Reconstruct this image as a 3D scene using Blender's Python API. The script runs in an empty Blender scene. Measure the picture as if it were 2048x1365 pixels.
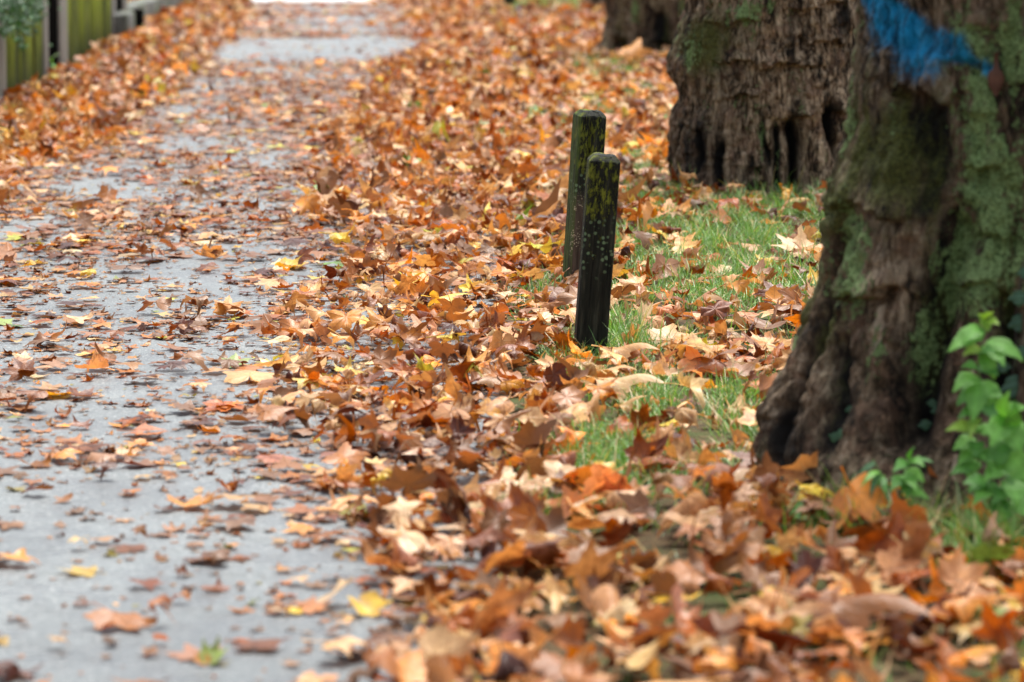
import bpy, math, random
import numpy as np
from mathutils import Vector, Matrix
from mathutils.bvhtree import BVHTree

rng = np.random.default_rng(11)
random.seed(11)
R = math.radians
scene = bpy.context.scene
COL = scene.collection

# ------------------------------------------------------------------ camera
FPX = 7680.0                       # focal length in pixels of the 2048 px wide photograph (135 mm lens)
CAM = np.array([0.0, 0.0, 1.6])
PITCH = math.atan((682.5 + 302.0) / FPX)
YAW = math.atan(40.0 / FPX)        # the path runs along +Y, its vanishing point is a little left of centre
fwd = np.array([math.sin(YAW) * math.cos(PITCH), math.cos(YAW) * math.cos(PITCH), -math.sin(PITCH)])
rgt = np.array([math.cos(YAW), -math.sin(YAW), 0.0])
upv = np.cross(rgt, fwd)

cam = bpy.data.cameras.new("camera")
cam.lens = 135.0
cam.sensor_width = 36.0
cam.clip_start = 0.1
cam.clip_end = 2000.0
cam.dof.use_dof = True
cam.dof.focus_distance = 13.0
cam.dof.aperture_fstop = 3.7
cam.dof.aperture_blades = 0
cam_o = bpy.data.objects.new("camera", cam)
cam_o.location = CAM
cam_o.rotation_euler = (math.pi / 2 - PITCH, 0.0, -YAW)
COL.objects.link(cam_o)
scene.camera = cam_o

# ------------------------------------------------------------------ light
SUN_EL, SUN_AZ = R(70), R(20)      # overcast: high, soft, a little ahead of the camera
world = bpy.data.worlds.new("World")
scene.world = world
world.use_nodes = True
wn = world.node_tree
wn.nodes.clear()
sky = wn.nodes.new("ShaderNodeTexSky")
sky.sky_type = 'NISHITA'
sky.sun_disc = False
sky.sun_elevation = SUN_EL
sky.sun_rotation = SUN_AZ
sky.air_density = 1.0
sky.dust_density = 3.0
sky.ozone_density = 1.0
hs = wn.nodes.new("ShaderNodeHueSaturation")
hs.inputs['Saturation'].default_value = 0.42
bg = wn.nodes.new("ShaderNodeBackground")
bg.inputs['Strength'].default_value = 0.105
wo = wn.nodes.new("ShaderNodeOutputWorld")
wn.links.new(sky.outputs[0], hs.inputs['Color'])
wn.links.new(hs.outputs[0], bg.inputs['Color'])
wn.links.new(bg.outputs[0], wo.inputs['Surface'])

sl = bpy.data.lights.new("sun", 'SUN')
sl.energy = 2.9
sl.angle = R(35)
sl.color = (1.0, 0.96, 0.9)
so = bpy.data.objects.new("sun", sl)
sdir = Vector((math.sin(SUN_AZ) * math.cos(SUN_EL), math.cos(SUN_AZ) * math.cos(SUN_EL), math.sin(SUN_EL)))
so.rotation_euler = sdir.to_track_quat('Z', 'Y').to_euler()
so.location = (0, 20, 30)
COL.objects.link(so)

scene.view_settings.view_transform = 'Standard'
scene.view_settings.look = 'None'
scene.view_settings.exposure = 1.28
scene.view_settings.gamma = 1.0
scene.render.engine = 'CYCLES'
scene.cycles.use_denoising = True
scene.cycles.max_bounces = 6
scene.cycles.diffuse_bounces = 3
scene.cycles.glossy_bounces = 2
scene.cycles.transmission_bounces = 3
scene.cycles.transparent_max_bounces = 4

# ------------------------------------------------------------------ helpers
def ray(u, v):
    return fwd * FPX + rgt * (u - 1024.0) + upv * (682.5 - v)

def on_ground(u, v, z=0.0):
    d = ray(u, v)
    return CAM + d * ((z - CAM[2]) / d[2])

def at_y(u, v, y):
    d = ray(u, v)
    return CAM + d * ((y - CAM[1]) / d[1])

def project(p):
    q = np.asarray(p, float) - CAM
    dz = q @ fwd
    return 1024.0 + FPX * (q @ rgt) / dz, 682.5 - FPX * (q @ upv) / dz

def px_per_m(y):
    return FPX / (y * math.cos(PITCH) + 1.6 * math.sin(PITCH))

def smooth(a, b, x):
    t = np.clip((np.asarray(x, float) - a) / (b - a), 0, 1)
    return t * t * (3 - 2 * t)

class Noise2:
    """Tileable value noise on a grid, x wraps."""
    def __init__(self, seed, n=64):
        self.n = n
        self.g = np.random.default_rng(seed).uniform(-1, 1, (n, n))
    def __call__(self, x, y):
        n = self.n
        xi = np.floor(x); yi = np.floor(y)
        fx = x - xi; fy = y - yi
        fx = fx * fx * (3 - 2 * fx); fy = fy * fy * (3 - 2 * fy)
        x0 = xi.astype(int) % n; x1 = (x0 + 1) % n
        y0 = yi.astype(int) % n; y1 = (y0 + 1) % n
        g = self.g
        return (g[x0, y0] * (1 - fx) + g[x1, y0] * fx) * (1 - fy) + (g[x0, y1] * (1 - fx) + g[x1, y1] * fx) * fy

NZ = Noise2(3)
def fbm(x, y, oct=3, nz=NZ):
    s = 0; a = 1; f = 1
    for k in range(oct):
        s = s + a * nz(np.asarray(x) * f + 17.3 * k, np.asarray(y) * f + 5.1 * k)
        a *= 0.5; f *= 2
    return s

def mesh_obj(name, verts, faces, mat=None, parent=None, smooth_sh=True, attrs=None, loc=None):
    """faces: list of index tuples, or (loop_vertex_array, face_sizes)."""
    me = bpy.data.meshes.new(name)
    verts = np.asarray(verts, np.float32)
    if isinstance(faces, tuple) and isinstance(faces[0], np.ndarray):
        loops, sizes = faces
    else:
        sizes = np.array([len(f) for f in faces], np.int32)
        loops = np.array([i for f in faces for i in f], np.int32)
    me.vertices.add(len(verts))
    me.vertices.foreach_set("co", verts.ravel())
    me.loops.add(len(loops))
    me.loops.foreach_set("vertex_index", loops.astype(np.int32))
    me.polygons.add(len(sizes))
    starts = np.concatenate([[0], np.cumsum(sizes)[:-1]]).astype(np.int32)
    me.polygons.foreach_set("loop_start", starts)
    me.polygons.foreach_set("loop_total", sizes.astype(np.int32))
    if smooth_sh:
        me.polygons.foreach_set("use_smooth", np.ones(len(sizes), bool))
    if attrs:
        for k, (typ, data) in attrs.items():
            at = me.attributes.new(k, typ, 'POINT')
            data = np.asarray(data, np.float32)
            if typ == 'FLOAT_COLOR':
                if data.shape[1] == 3:
                    data = np.hstack([data, np.ones((len(data), 1), np.float32)])
                at.data.foreach_set("color", data.ravel())
            elif typ == 'FLOAT_VECTOR':
                at.data.foreach_set("vector", data.ravel())
            else:
                at.data.foreach_set("value", data.ravel())
    me.update(calc_edges=True)
    me.validate()
    if mat:
        me.materials.append(mat)
    o = bpy.data.objects.new(name, me)
    if loc is not None:
        o.location = loc
    if parent:
        o.parent = parent
    COL.objects.link(o)
    return o

def tag(o, label=None, cat=None, group=None, kind=None):
    if label: o['label'] = label
    if cat: o['category'] = cat
    if group: o['group'] = group
    if kind: o['kind'] = kind
    return o

def empty(name, loc, label, cat, group=None):
    o = bpy.data.objects.new(name, None)
    o.empty_display_size = 0.1
    o.location = loc
    COL.objects.link(o)
    return tag(o, label, cat, group)

class MB:
    def __init__(self):
        self.v = []; self.f = []
    def add(self, vs, fs):
        b = len(self.v)
        self.v += [tuple(p) for p in vs]
        self.f += [tuple(i + b for i in f) for f in fs]
    def box(self, x0, x1, y0, y1, z0, z1, bev=0.0):
        b = bev
        vs = []
        # chamfered box: 24 corner points
        for sx in (0, 1):
            for sy in (0, 1):
                for sz in (0, 1):
                    x = (x0, x1)[sx]; y = (y0, y1)[sy]; z = (z0, z1)[sz]
                    dx = (1, -1)[sx] * b; dy = (1, -1)[sy] * b; dz = (1, -1)[sz] * b
                    vs += [(x, y + dy, z + dz), (x + dx, y, z + dz), (x + dx, y + dy, z)]
        i = lambda sx, sy, sz, k: ((sx * 2 + sy) * 2 + sz) * 3 + k
        fs = [(i(0,0,0,0), i(0,0,1,0), i(0,1,1,0), i(0,1,0,0)), (i(1,0,0,0), i(1,1,0,0), i(1,1,1,0), i(1,0,1,0)),
              (i(0,0,0,1), i(1,0,0,1), i(1,0,1,1), i(0,0,1,1)), (i(0,1,0,1), i(0,1,1,1), i(1,1,1,1), i(1,1,0,1)),
              (i(0,0,0,2), i(0,1,0,2), i(1,1,0,2), i(1,0,0,2)), (i(0,0,1,2), i(1,0,1,2), i(1,1,1,2), i(0,1,1,2))]
        for sx in (0, 1):
            for sy in (0, 1):
                q = (i(sx,sy,0,0), i(sx,sy,1,0), i(sx,sy,1,1), i(sx,sy,0,1)); fs.append(q if sx != sy else q[::-1])
        for sx in (0, 1):
            for sz in (0, 1):
                q = (i(sx,0,sz,0), i(sx,1,sz,0), i(sx,1,sz,2), i(sx,0,sz,2)); fs.append(q if sx == sz else q[::-1])
        for sy in (0, 1):
            for sz in (0, 1):
                q = (i(0,sy,sz,1), i(1,sy,sz,1), i(1,sy,sz,2), i(0,sy,sz,2)); fs.append(q if sy != sz else q[::-1])
        for sx in (0, 1):
            for sy in (0, 1):
                for sz in (0, 1):
                    t = (i(sx,sy,sz,0), i(sx,sy,sz,1), i(sx,sy,sz,2)); fs.append(t if (sx + sy + sz) % 2 == 0 else t[::-1])
        self.add(vs, fs)
    def tube(self, pts, rad, n=6):
        pts = [np.array(p, float) for p in pts]
        vs = []; fs = []
        for k, p in enumerate(pts):
            t = pts[min(k + 1, len(pts) - 1)] - pts[max(k - 1, 0)]
            t /= np.linalg.norm(t) + 1e-9
            a = np.cross(t, (0.31, 0.77, 0.55)); a /= np.linalg.norm(a) + 1e-9
            b = np.cross(t, a)
            r = rad[k] if hasattr(rad, '__len__') else rad
            for j in range(n):
                an = 2 * math.pi * j / n
                vs.append(p + r * (math.cos(an) * a + math.sin(an) * b))
        for k in range(len(pts) - 1):
            for j in range(n):
                fs.append((k * n + j, k * n + (j + 1) % n, (k + 1) * n + (j + 1) % n, (k + 1) * n + j))
        fs.append(tuple(range(n))[::-1])
        fs.append(tuple((len(pts) - 1) * n + j for j in range(n)))
        self.add(vs, fs)
    def build(self, name, mat, parent=None, sm=False, loc=None):
        v = np.array(self.v, float)
        if loc is not None:
            v = v - np.array(loc)
        return mesh_obj(name, v, self.f, mat, parent, sm, loc=loc)

# ------------------------------------------------------------------ materials
class NT:
    def __init__(self, name):
        self.m = bpy.data.materials.new(name)
        self.m.use_nodes = True
        self.t = self.m.node_tree
        self.t.nodes.clear()
        self.out = self.n("OutputMaterial")
        self.b = self.n("BsdfPrincipled")
        self.t.links.new(self.b.outputs[0], self.out.inputs[0])
    def n(self, kind, **kw):
        nd = self.t.nodes.new("ShaderNode" + kind)
        for k, v in kw.items():
            setattr(nd, k, v)
        return nd
    def l(self, a, b):
        self.t.links.new(a, b)
    def inp(self, sock, v):
        if isinstance(v, bpy.types.NodeSocket):
            self.l(v, sock)
        else:
            sock.default_value = v
    def math(self, op, a, b=0.0, c=None, clamp=False):
        nd = self.n("Math", operation=op, use_clamp=clamp)
        self.inp(nd.inputs[0], a); self.inp(nd.inputs[1], b)
        if c is not None: self.inp(nd.inputs[2], c)
        return nd.outputs[0]
    def ss(self, x, a, b):
        nd = self.n("MapRange", interpolation_type='SMOOTHSTEP')
        self.inp(nd.inputs[0], x); self.inp(nd.inputs[1], a); self.inp(nd.inputs[2], b)
        return nd.outputs[0]
    def mix(self, f, a, b, mode='MIX'):
        nd = self.n("Mix", data_type='RGBA', blend_type=mode)
        self.inp(nd.inputs[0], f)
        for s, v in ((nd.inputs[6], a), (nd.inputs[7], b)):
            if isinstance(v, tuple) and len(v) == 3: v = v + (1,)
            self.inp(s, v)
        return nd.outputs[2]
    def noise(self, vec, scale, detail=3.0, rough=0.55, dist=0.0):
        nd = self.n("TexNoise")
        if vec is not None: self.l(vec, nd.inputs['Vector'])
        nd.inputs['Scale'].default_value = scale
        nd.inputs['Detail'].default_value = detail
        nd.inputs['Roughness'].default_value = rough
        nd.inputs['Distortion'].default_value = dist
        return nd.outputs[0]
    def voro(self, vec, scale, feature='F1'):
        nd = self.n("TexVoronoi", feature=feature)
        if vec is not None: self.l(vec, nd.inputs['Vector'])
        nd.inputs['Scale'].default_value = scale
        return nd
    def coord(self, which='Object', scale=(1, 1, 1)):
        tc = self.n("TexCoord")
        mp = self.n("Mapping")
        self.l(tc.outputs[which], mp.inputs[0])
        mp.inputs['Scale'].default_value = scale
        return mp.outputs[0]
    def attr(self, name):
        nd = self.n("Attribute", attribute_name=name)
        return nd
    def ramp(self, f, stops):
        nd = self.n("ValToRGB")
        self.inp(nd.inputs[0], f)
        e = nd.color_ramp.elements
        while len(e) < len(stops): e.new(0.5)
        for el, (p, c) in zip(e, stops):
            el.position = p; el.color = tuple(c) + (1,)
        return nd.outputs[0]
    def bump(self, h, strength, dist):
        nd = self.n("Bump")
        nd.inputs['Strength'].default_value = strength
        nd.inputs['Distance'].default_value = dist
        self.l(h, nd.inputs['Height'])
        self.l(nd.outputs[0], self.b.inputs['Normal'])
        return nd.outputs[0]
    def set(self, color=None, rough=None, spec=None):
        if color is not None:
            if isinstance(color, tuple): color = color + (1,) if len(color) == 3 else color
            self.inp(self.b.inputs['Base Color'], color)
        if rough is not None: self.inp(self.b.inputs['Roughness'], rough)
        if spec is not None: self.inp(self.b.inputs['Specular IOR Level'], spec)
        return self.m

def leaf_material():
    """Dead plane-tree leaf: palmate veins, blotches, paler underside, damp sheen, some light through the blade."""
    n = NT("dead_leaf")
    col = n.attr("leaf_col").outputs['Color']
    uvs = n.attr("leaf_uv").outputs['Vector']
    sep = n.n("SeparateXYZ"); n.l(uvs, sep.inputs[0])
    x, y, seed = sep.outputs
    r = n.math('SQRT', n.math('ADD', n.math('MULTIPLY', x, x), n.math('MULTIPLY', y, y)))
    ang = n.math('ARCTAN2', x, y)                        # 0 along the midrib
    q = n.math('DIVIDE', ang, R(52))
    dq = n.math('MULTIPLY', n.math('ABSOLUTE', n.math('SUBTRACT', q, n.math('ROUND', q))), R(52))
    dist = n.math('MULTIPLY', dq, r)
    vein = n.math('SUBTRACT', 1.0, n.ss(dist, 0.006, 0.026))
    side = n.math('SINE', n.math('ADD', n.math('MULTIPLY', r, 42.0), n.math('MULTIPLY', dist, -55.0)))
    side = n.math('MULTIPLY', n.ss(side, 0.80, 0.99), n.ss(r, 0.12, 0.3))
    veins = n.math('MAXIMUM', vein, n.math('MULTIPLY', side, 0.55))
    comb = n.n("CombineXYZ")
    n.l(x, comb.inputs[0]); n.l(y, comb.inputs[1]); n.l(n.math('MULTIPLY', seed, 37.0), comb.inputs[2])
    v3 = comb.outputs[0]
    n1 = n.noise(v3, 2.3, 3, 0.6)
    n2 = n.noise(v3, 9.0, 3, 0.65)
    n3 = n.noise(v3, 26.0, 2, 0.6)
    c = n.mix(n.ss(n1, 0.42, 0.70), col, n.mix(1.0, col, (0.50, 0.36, 0.26), 'MULTIPLY'))
    c = n.mix(n.math('MULTIPLY', n.ss(n1, 0.44, 0.26), 0.5), c, n.mix(1.0, col, (1.35, 1.35, 1.0), 'MULTIPLY'))
    c = n.mix(n.math('MULTIPLY', n.ss(n2, 0.56, 0.68), 0.65), c, n.mix(1.0, col, (0.34, 0.22, 0.18), 'MULTIPLY'))
    c = n.mix(n.math('MULTIPLY', n.ss(n3, 0.62, 0.70), 0.6), c, (0.035, 0.018, 0.010))
    c = n.mix(n.math('MULTIPLY', veins, 0.40), c, n.mix(1.0, c, (0.42, 0.34, 0.30), 'MULTIPLY'))
    geo = n.n("NewGeometry")
    back = geo.outputs['Backfacing']
    c = n.mix(n.math('MULTIPLY', back, 0.42), c, n.mix(0.5, col, (0.58, 0.36, 0.18)))
    n.set(c, n.math('ADD', n.math('MULTIPLY', n1, 0.28), 0.24), 0.36)
    h = n.math('ADD', n.math('MULTIPLY', veins, -0.8), n.math('MULTIPLY', n2, 0.9))
    n.bump(h, 0.55, 0.0016)
    tr = n.n("BsdfTranslucent")
    n.l(n.mix(1.0, c, (1.5, 1.0, 0.5), 'MULTIPLY'), tr.inputs[0])
    mx = n.n("MixShader")
    mx.inputs[0].default_value = 0.24
    n.l(n.b.outputs[0], mx.inputs[1]); n.l(tr.outputs[0], mx.inputs[2])
    n.l(mx.outputs[0], n.out.inputs[0])
    return n.m

def green_material(name, base_attr="leaf_col", rough=0.38, trans=0.28, veins=False):
    n = NT(name)
    col = n.attr(base_attr).outputs['Color']
    v = n.coord('Object')
    nn = n.noise(v, 30.0, 2)
    c = n.mix(n.ss(nn, 0.35, 0.7), col, n.mix(1.0, col, (0.72, 0.80, 0.65), 'MULTIPLY'))
    n.set(c, rough, 0.5)
    tr = n.n("BsdfTranslucent")
    n.l(n.mix(1.0, c, (1.3, 1.4, 0.6), 'MULTIPLY'), tr.inputs[0])
    mx = n.n("MixShader"); mx.inputs[0].default_value = trans
    n.l(n.b.outputs[0], mx.inputs[1]); n.l(tr.outputs[0], mx.inputs[2])
    n.l(mx.outputs[0], n.out.inputs[0])
    return n.m

def asphalt_material():
    n = NT("asphalt")
    v = n.coord('Object')
    vo = n.voro(v, 190.0)
    vo2 = n.voro(v, 75.0)
    big = n.noise(v, 0.9, 4, 0.6)
    mid = n.noise(v, 9.0, 4, 0.65)
    fine = n.noise(v, 420.0, 2, 0.6)
    c = n.ramp(fine, [(0.25, (0.040, 0.050, 0.054)), (0.5, (0.115, 0.135, 0.142)), (0.75, (0.25, 0.28, 0.285))])
    sepc = n.n("SeparateColor"); n.l(vo.outputs['Color'], sepc.inputs[0])
    c = n.mix(n.math('MULTIPLY', n.ss(sepc.outputs[0], 0.78, 0.95), 0.6), c, (0.42, 0.43, 0.41))
    c = n.mix(n.math('MULTIPLY', n.ss(sepc.outputs[1], 0.80, 0.95), 0.6), c, (0.06, 0.065, 0.07))
    c = n.mix(n.math('MULTIPLY', n.ss(mid, 0.45, 0.75), 0.35), c, n.mix(1.0, c, (0.62, 0.55, 0.47), 'MULTIPLY'))
    c = n.mix(n.math('MULTIPLY', n.ss(big, 0.4, 0.65), 0.6), c, n.mix(1.0, c, (0.65, 0.66, 0.68), 'MULTIPLY'))
    damp = n.ss(n.math('ADD', n.math('MULTIPLY', n.noise(v, 2.6, 5, 0.7, 0.5), 0.7), n.math('MULTIPLY', mid, 0.3)), 0.46, 0.58)
    c = n.mix(n.math('MULTIPLY', damp, 0.55), c, n.mix(1.0, c, (0.52, 0.55, 0.60), 'MULTIPLY'))
    n.set(c, n.math('SUBTRACT', n.math('ADD', 0.42, n.math('MULTIPLY', mid, 0.3)), n.math('MULTIPLY', damp, 0.26)), 0.6)
    h = n.math('ADD', n.math('MULTIPLY', n.ss(vo.outputs['Distance'], 0.0, 0.7), -0.7), n.math('MULTIPLY', fine, 0.7))
    n.bump(h, 0.8, 0.003)
    return n.m

def concrete_material(name, base=(0.34, 0.33, 0.31), dark=(0.10, 0.10, 0.09), green=0.25):
    n = NT(name)
    v = n.coord('Object')
    vs = n.coord('Object', (1.0, 1.0, 0.2))
    a = n.noise(vs, 9.0, 5, 0.65)
    b = n.noise(v, 60.0, 3, 0.6)
    c = n.ramp(a, [(0.3, dark), (0.6, base), (0.8, tuple(min(1, x * 1.25) for x in base))])
    c = n.mix(n.math('MULTIPLY', n.ss(n.noise(v, 4.0, 4), 0.5, 0.65), green), c, (0.12, 0.17, 0.05))
    n.set(c, 0.9, 0.08)
    n.bump(b, 0.5, 0.004)
    return n.m

def ground_material(name, c0, c1, c2):
    n = NT(name)
    v = n.coord('Object')
    a = n.noise(v, 3.5, 5, 0.65)
    b = n.noise(v, 38.0, 4, 0.7)
    c = n.ramp(b, [(0.3, c0), (0.55, c1), (0.8, c2)])
    c = n.mix(n.math('MULTIPLY', n.ss(a, 0.45, 0.62), 0.7), c, (0.045, 0.075, 0.018))
    n.set(c, 0.9, 0.2)
    n.bump(b, 0.8, 0.02)
    return n.m

def fence_material():
    """Old boards: green algae in vertical runs over grey weathered wood."""
    n = NT("mossy_boards")
    vs = n.coord('Object', (1.0, 1.0, 0.22))
    v = n.coord('Object')
    a = n.noise(vs, 5.0, 5, 0.6)
    b = n.noise(vs, 22.0, 4, 0.6)
    z = n.n("SeparateXYZ"); n.l(v, z.inputs[0])
    c = n.ramp(b, [(0.25, (0.018, 0.024, 0.012)), (0.55, (0.05, 0.058, 0.028)), (0.8, (0.11, 0.115, 0.06))])
    moss = n.math('MULTIPLY', n.ss(a, 0.34, 0.62), n.ss(z.outputs[2], -0.10, 0.45))
    c = n.mix(n.math('MULTIPLY', moss, 0.85), c, n.ramp(b, [(0.3, (0.12, 0.16, 0.015)), (0.7, (0.36, 0.43, 0.05))]))
    n.set(c, 0.95, 0.03)
    n.bump(b, 0.5, 0.006)
    return n.m

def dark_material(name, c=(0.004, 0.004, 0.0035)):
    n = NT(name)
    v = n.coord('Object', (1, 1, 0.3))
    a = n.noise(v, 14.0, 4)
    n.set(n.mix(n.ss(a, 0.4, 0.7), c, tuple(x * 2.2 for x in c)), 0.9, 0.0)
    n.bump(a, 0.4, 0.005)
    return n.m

def bark_material():
    n = NT("plane_bark")
    v = n.coord('Object')
    vs = n.coord('Object', (1.0, 1.0, 0.26))
    vs2 = n.coord('Object', (1.0, 1.0, 0.22))
    zones = n.attr("zones").outputs['Color']
    sep = n.n("SeparateColor"); n.l(zones, sep.inputs[0])
    lich, paint, moss = sep.outputs
    tone = n.attr("tone").outputs['Fac']
    wet_shade = n.attr("wet_shade").outputs['Fac']
    a = n.noise(vs, 9.0, 7, 0.68, 0.8)
    b = n.noise(vs2, 34.0, 7, 0.72, 1.2)
    f = n.noise(v, 130.0, 4, 0.72)
    p = n.noise(v, 11.0, 5, 0.65)
    e = n.noise(n.coord('Object', (1.0, 1.0, 0.45)), 30.0, 6, 0.72, 0.5)
    ab = n.math('ADD', n.math('MULTIPLY', a, 0.5), n.math('MULTIPLY', e, 0.5))
    c = n.ramp(ab, [(0.40, (0.005, 0.004, 0.003)), (0.47, (0.036, 0.024, 0.014)), (0.53, (0.115, 0.078, 0.048)), (0.60, (0.40, 0.33, 0.25))])
    tan = n.ramp(b, [(0.36, (0.022, 0.012, 0.006)), (0.46, (0.185, 0.118, 0.07)), (0.60, (0.58, 0.46, 0.32))])
    c = n.mix(n.math('MULTIPLY', tone, n.ss(ab, 0.40, 0.55)), c, tan)
    c = n.mix(n.math('MULTIPLY', n.ss(p, 0.53, 0.60), 0.6), c, n.ramp(e, [(0.35, (0.05, 0.024, 0.014)), (0.62, (0.24, 0.15, 0.10))]))      # reddish scraped patches
    c = n.mix(n.math('MULTIPLY', n.ss(f, 0.52, 0.64), 0.6), c, n.mix(1.0, c, (1.9, 1.8, 1.65), 'MULTIPLY'))
    c = n.mix(n.math('MULTIPLY', n.ss(b, 0.49, 0.38), n.math('ADD', 0.25, n.math('MULTIPLY', tone, 0.5))), c, (0.006, 0.005, 0.0045))
    c = n.mix(n.math('MULTIPLY', wet_shade, n.ss(n.math('ADD', e, n.math('MULTIPLY', wet_shade, 0.25)), 0.45, 0.62)), c, (0.005, 0.0046, 0.0044))  # near-black colour for damp streaks and for painted shade in the grooves
    c = n.mix(1.0, c, (1.3, 1.3, 1.28), 'MULTIPLY')
    # moss: dark olive film
    mm = n.math('MULTIPLY', n.ss(n.math('ADD', ab, n.math('MULTIPLY', moss, 0.24)), 0.58, 0.72), moss)
    c = n.mix(n.math('MULTIPLY', mm, 0.9), c, n.ramp(f, [(0.36, (0.016, 0.020, 0.005)), (0.6, (0.12, 0.135, 0.032))]))
    # lichen: pale green powder in broken vertical runs
    la = n.math('ADD', n.math('MULTIPLY', n.noise(vs, 17.0, 6, 0.72, 0.6), 0.6), n.math('MULTIPLY', n.noise(v, 48.0, 4, 0.7), 0.4))
    lm = n.ss(n.math('ADD', la, n.math('MULTIPLY', lich, 0.21)), 0.625, 0.685)
    lm = n.math('MULTIPLY', lm, n.ss(f, 0.28, 0.46))
    c = n.mix(n.math('MULTIPLY', lm, 0.88), c, n.ramp(f, [(0.36, (0.09, 0.16, 0.045)), (0.62, (0.31, 0.45, 0.18))]))
    # blue spray paint
    pm = n.ss(n.math('ADD', paint, n.math('MULTIPLY', n.math('SUBTRACT', n.math('ADD', n.math('MULTIPLY', p, 0.6), n.math('ADD', n.math('MULTIPLY', e, 0.4), n.math('MULTIPLY', f, 0.4))), 0.7), 2.4)), 0.10, 0.85)
    pm = n.math('MULTIPLY', pm, n.ss(paint, 0.04, 0.30))
    c = n.mix(n.math('MULTIPLY', pm, 0.9), c, n.ramp(e, [(0.36, (0.001, 0.05, 0.11)), (0.58, (0.003, 0.30, 0.60))]))
    n.set(c, n.math('ADD', 0.55, n.math('MULTIPLY', a, 0.4)), 0.14)
    h = n.math('ADD', n.math('ADD', n.math('MULTIPLY', b, 1.0), n.math('MULTIPLY', f, 0.35)), n.math('MULTIPLY', lm, 0.25))
    n.bump(h, 1.0, 0.022)
    return n.m

def post_material():
    n = NT("mossy_post_wood")
    v = n.coord('Object')
    vs = n.coord('Object', (1.0, 1.0, 0.10))
    vg = n.coord('Object', (1.0, 1.0, 0.30))
    sp = n.n("SeparateXYZ"); n.l(v, sp.inputs[0])
    z = sp.outputs[2]
    nv = n.n("SeparateXYZ"); g = n.n("NewGeometry"); n.l(g.outputs['Normal'], nv.inputs[0])
    zone = n.attr("stain").outputs['Fac']              # brown bare patch of the far post
    grain = n.noise(vs, 60.0, 5, 0.65)
    c = n.ramp(grain, [(0.32, (0.003, 0.004, 0.0035)), (0.52, (0.014, 0.016, 0.012)), (0.72, (0.055, 0.056, 0.042))])
    split = n.ss(n.noise(n.coord('Object', (1.0, 1.0, 0.03)), 75.0, 3, 0.6), 0.40, 0.34)
    c = n.mix(n.math('MULTIPLY', split, 0.8), c, (0.002, 0.002, 0.002))
    c = n.mix(n.math('MULTIPLY', zone, 0.85), c, n.ramp(grain, [(0.3, (0.035, 0.024, 0.018)), (0.7, (0.12, 0.085, 0.066))]))
    m = n.noise(vg, 95.0, 6, 0.78)
    m2 = n.noise(v, 10.0, 3, 0.6)
    top = n.ss(z, 0.28, 0.58)
    k = n.math('ADD', n.math('MULTIPLY', n.math('ADD', m, n.math('MULTIPLY', n.math('SUBTRACT', m2, 0.5), 0.55)), 1.0), n.math('MULTIPLY', top, 0.11))
    mk = n.math('MULTIPLY', n.ss(k, 0.61, 0.70), n.math('SUBTRACT', 1.0, n.math('MULTIPLY', zone, 0.85)))
    mk = n.math('MULTIPLY', mk, n.ss(z, 0.16, 0.36))
    c = n.mix(n.math('MULTIPLY', mk, 0.9), c, n.ramp(m2, [(0.38, (0.035, 0.052, 0.010)), (0.62, (0.165, 0.19, 0.022))]))
    side = n.attr("algae").outputs['Fac']
    c = n.mix(n.math('MULTIPLY', n.math('MULTIPLY', side, n.ss(grain, 0.35, 0.6)), 0.75), c, (0.085, 0.13, 0.035))
    cap = n.math('MULTIPLY', n.ss(nv.outputs[2], 0.55, 0.9), n.ss(m2, 0.44, 0.60))
    c = n.mix(cap, c, n.ramp(m, [(0.35, (0.09, 0.12, 0.012)), (0.65, (0.27, 0.29, 0.03))]))
    vo = n.voro(v, 70.0)
    s2 = n.n("SeparateColor"); n.l(vo.outputs['Color'], s2.inputs[0])
    spot = n.math('MULTIPLY', n.ss(n.math('ADD', vo.outputs['Distance'], n.math('MULTIPLY', m, 0.6)), 0.80, 0.55), n.ss(s2.outputs[0], 0.60, 0.68))
    spot = n.math('MULTIPLY', spot, n.math('MULTIPLY', n.ss(z, 0.24, 0.32), n.ss(z, 0.52, 0.40)))
    c = n.mix(n.math('MULTIPLY', spot, n.math('SUBTRACT', 0.75, n.math('MULTIPLY', zone, 0.7))), c, (0.16, 0.25, 0.14))
    vo3 = n.voro(v, 150.0)
    s3 = n.n("SeparateColor"); n.l(vo3.outputs['Color'], s3.inputs[0])
    crust = n.math('MULTIPLY', n.math('MULTIPLY', n.ss(vo3.outputs['Distance'], 0.55, 0.3), n.ss(s3.outputs[1], 0.45, 0.55)), zone)
    c = n.mix(n.math('MULTIPLY', crust, n.ss(m2, 0.42, 0.55)), c, (0.46, 0.40, 0.28))
    n.set(c, n.math('ADD', 0.5, n.math('MULTIPLY', grain, 0.4)), 0.16)
    h = n.math('SUBTRACT', n.math('ADD', n.math('MULTIPLY', grain, 0.9), n.math('MULTIPLY', mk, 0.5)), n.math('MULTIPLY', split, 0.8))
    n.bump(h, 0.9, 0.006)
    return n.m

def simple(name, c, rough=0.6, sc=30.0):
    n = NT(name)
    a = n.noise(n.coord('Object'), sc, 3)
    n.set(n.mix(n.ss(a, 0.35, 0.7), tuple(c), tuple(x * 0.55 for x in c)), rough, 0.4)
    n.bump(a, 0.4, 0.004)
    return n.m

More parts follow.
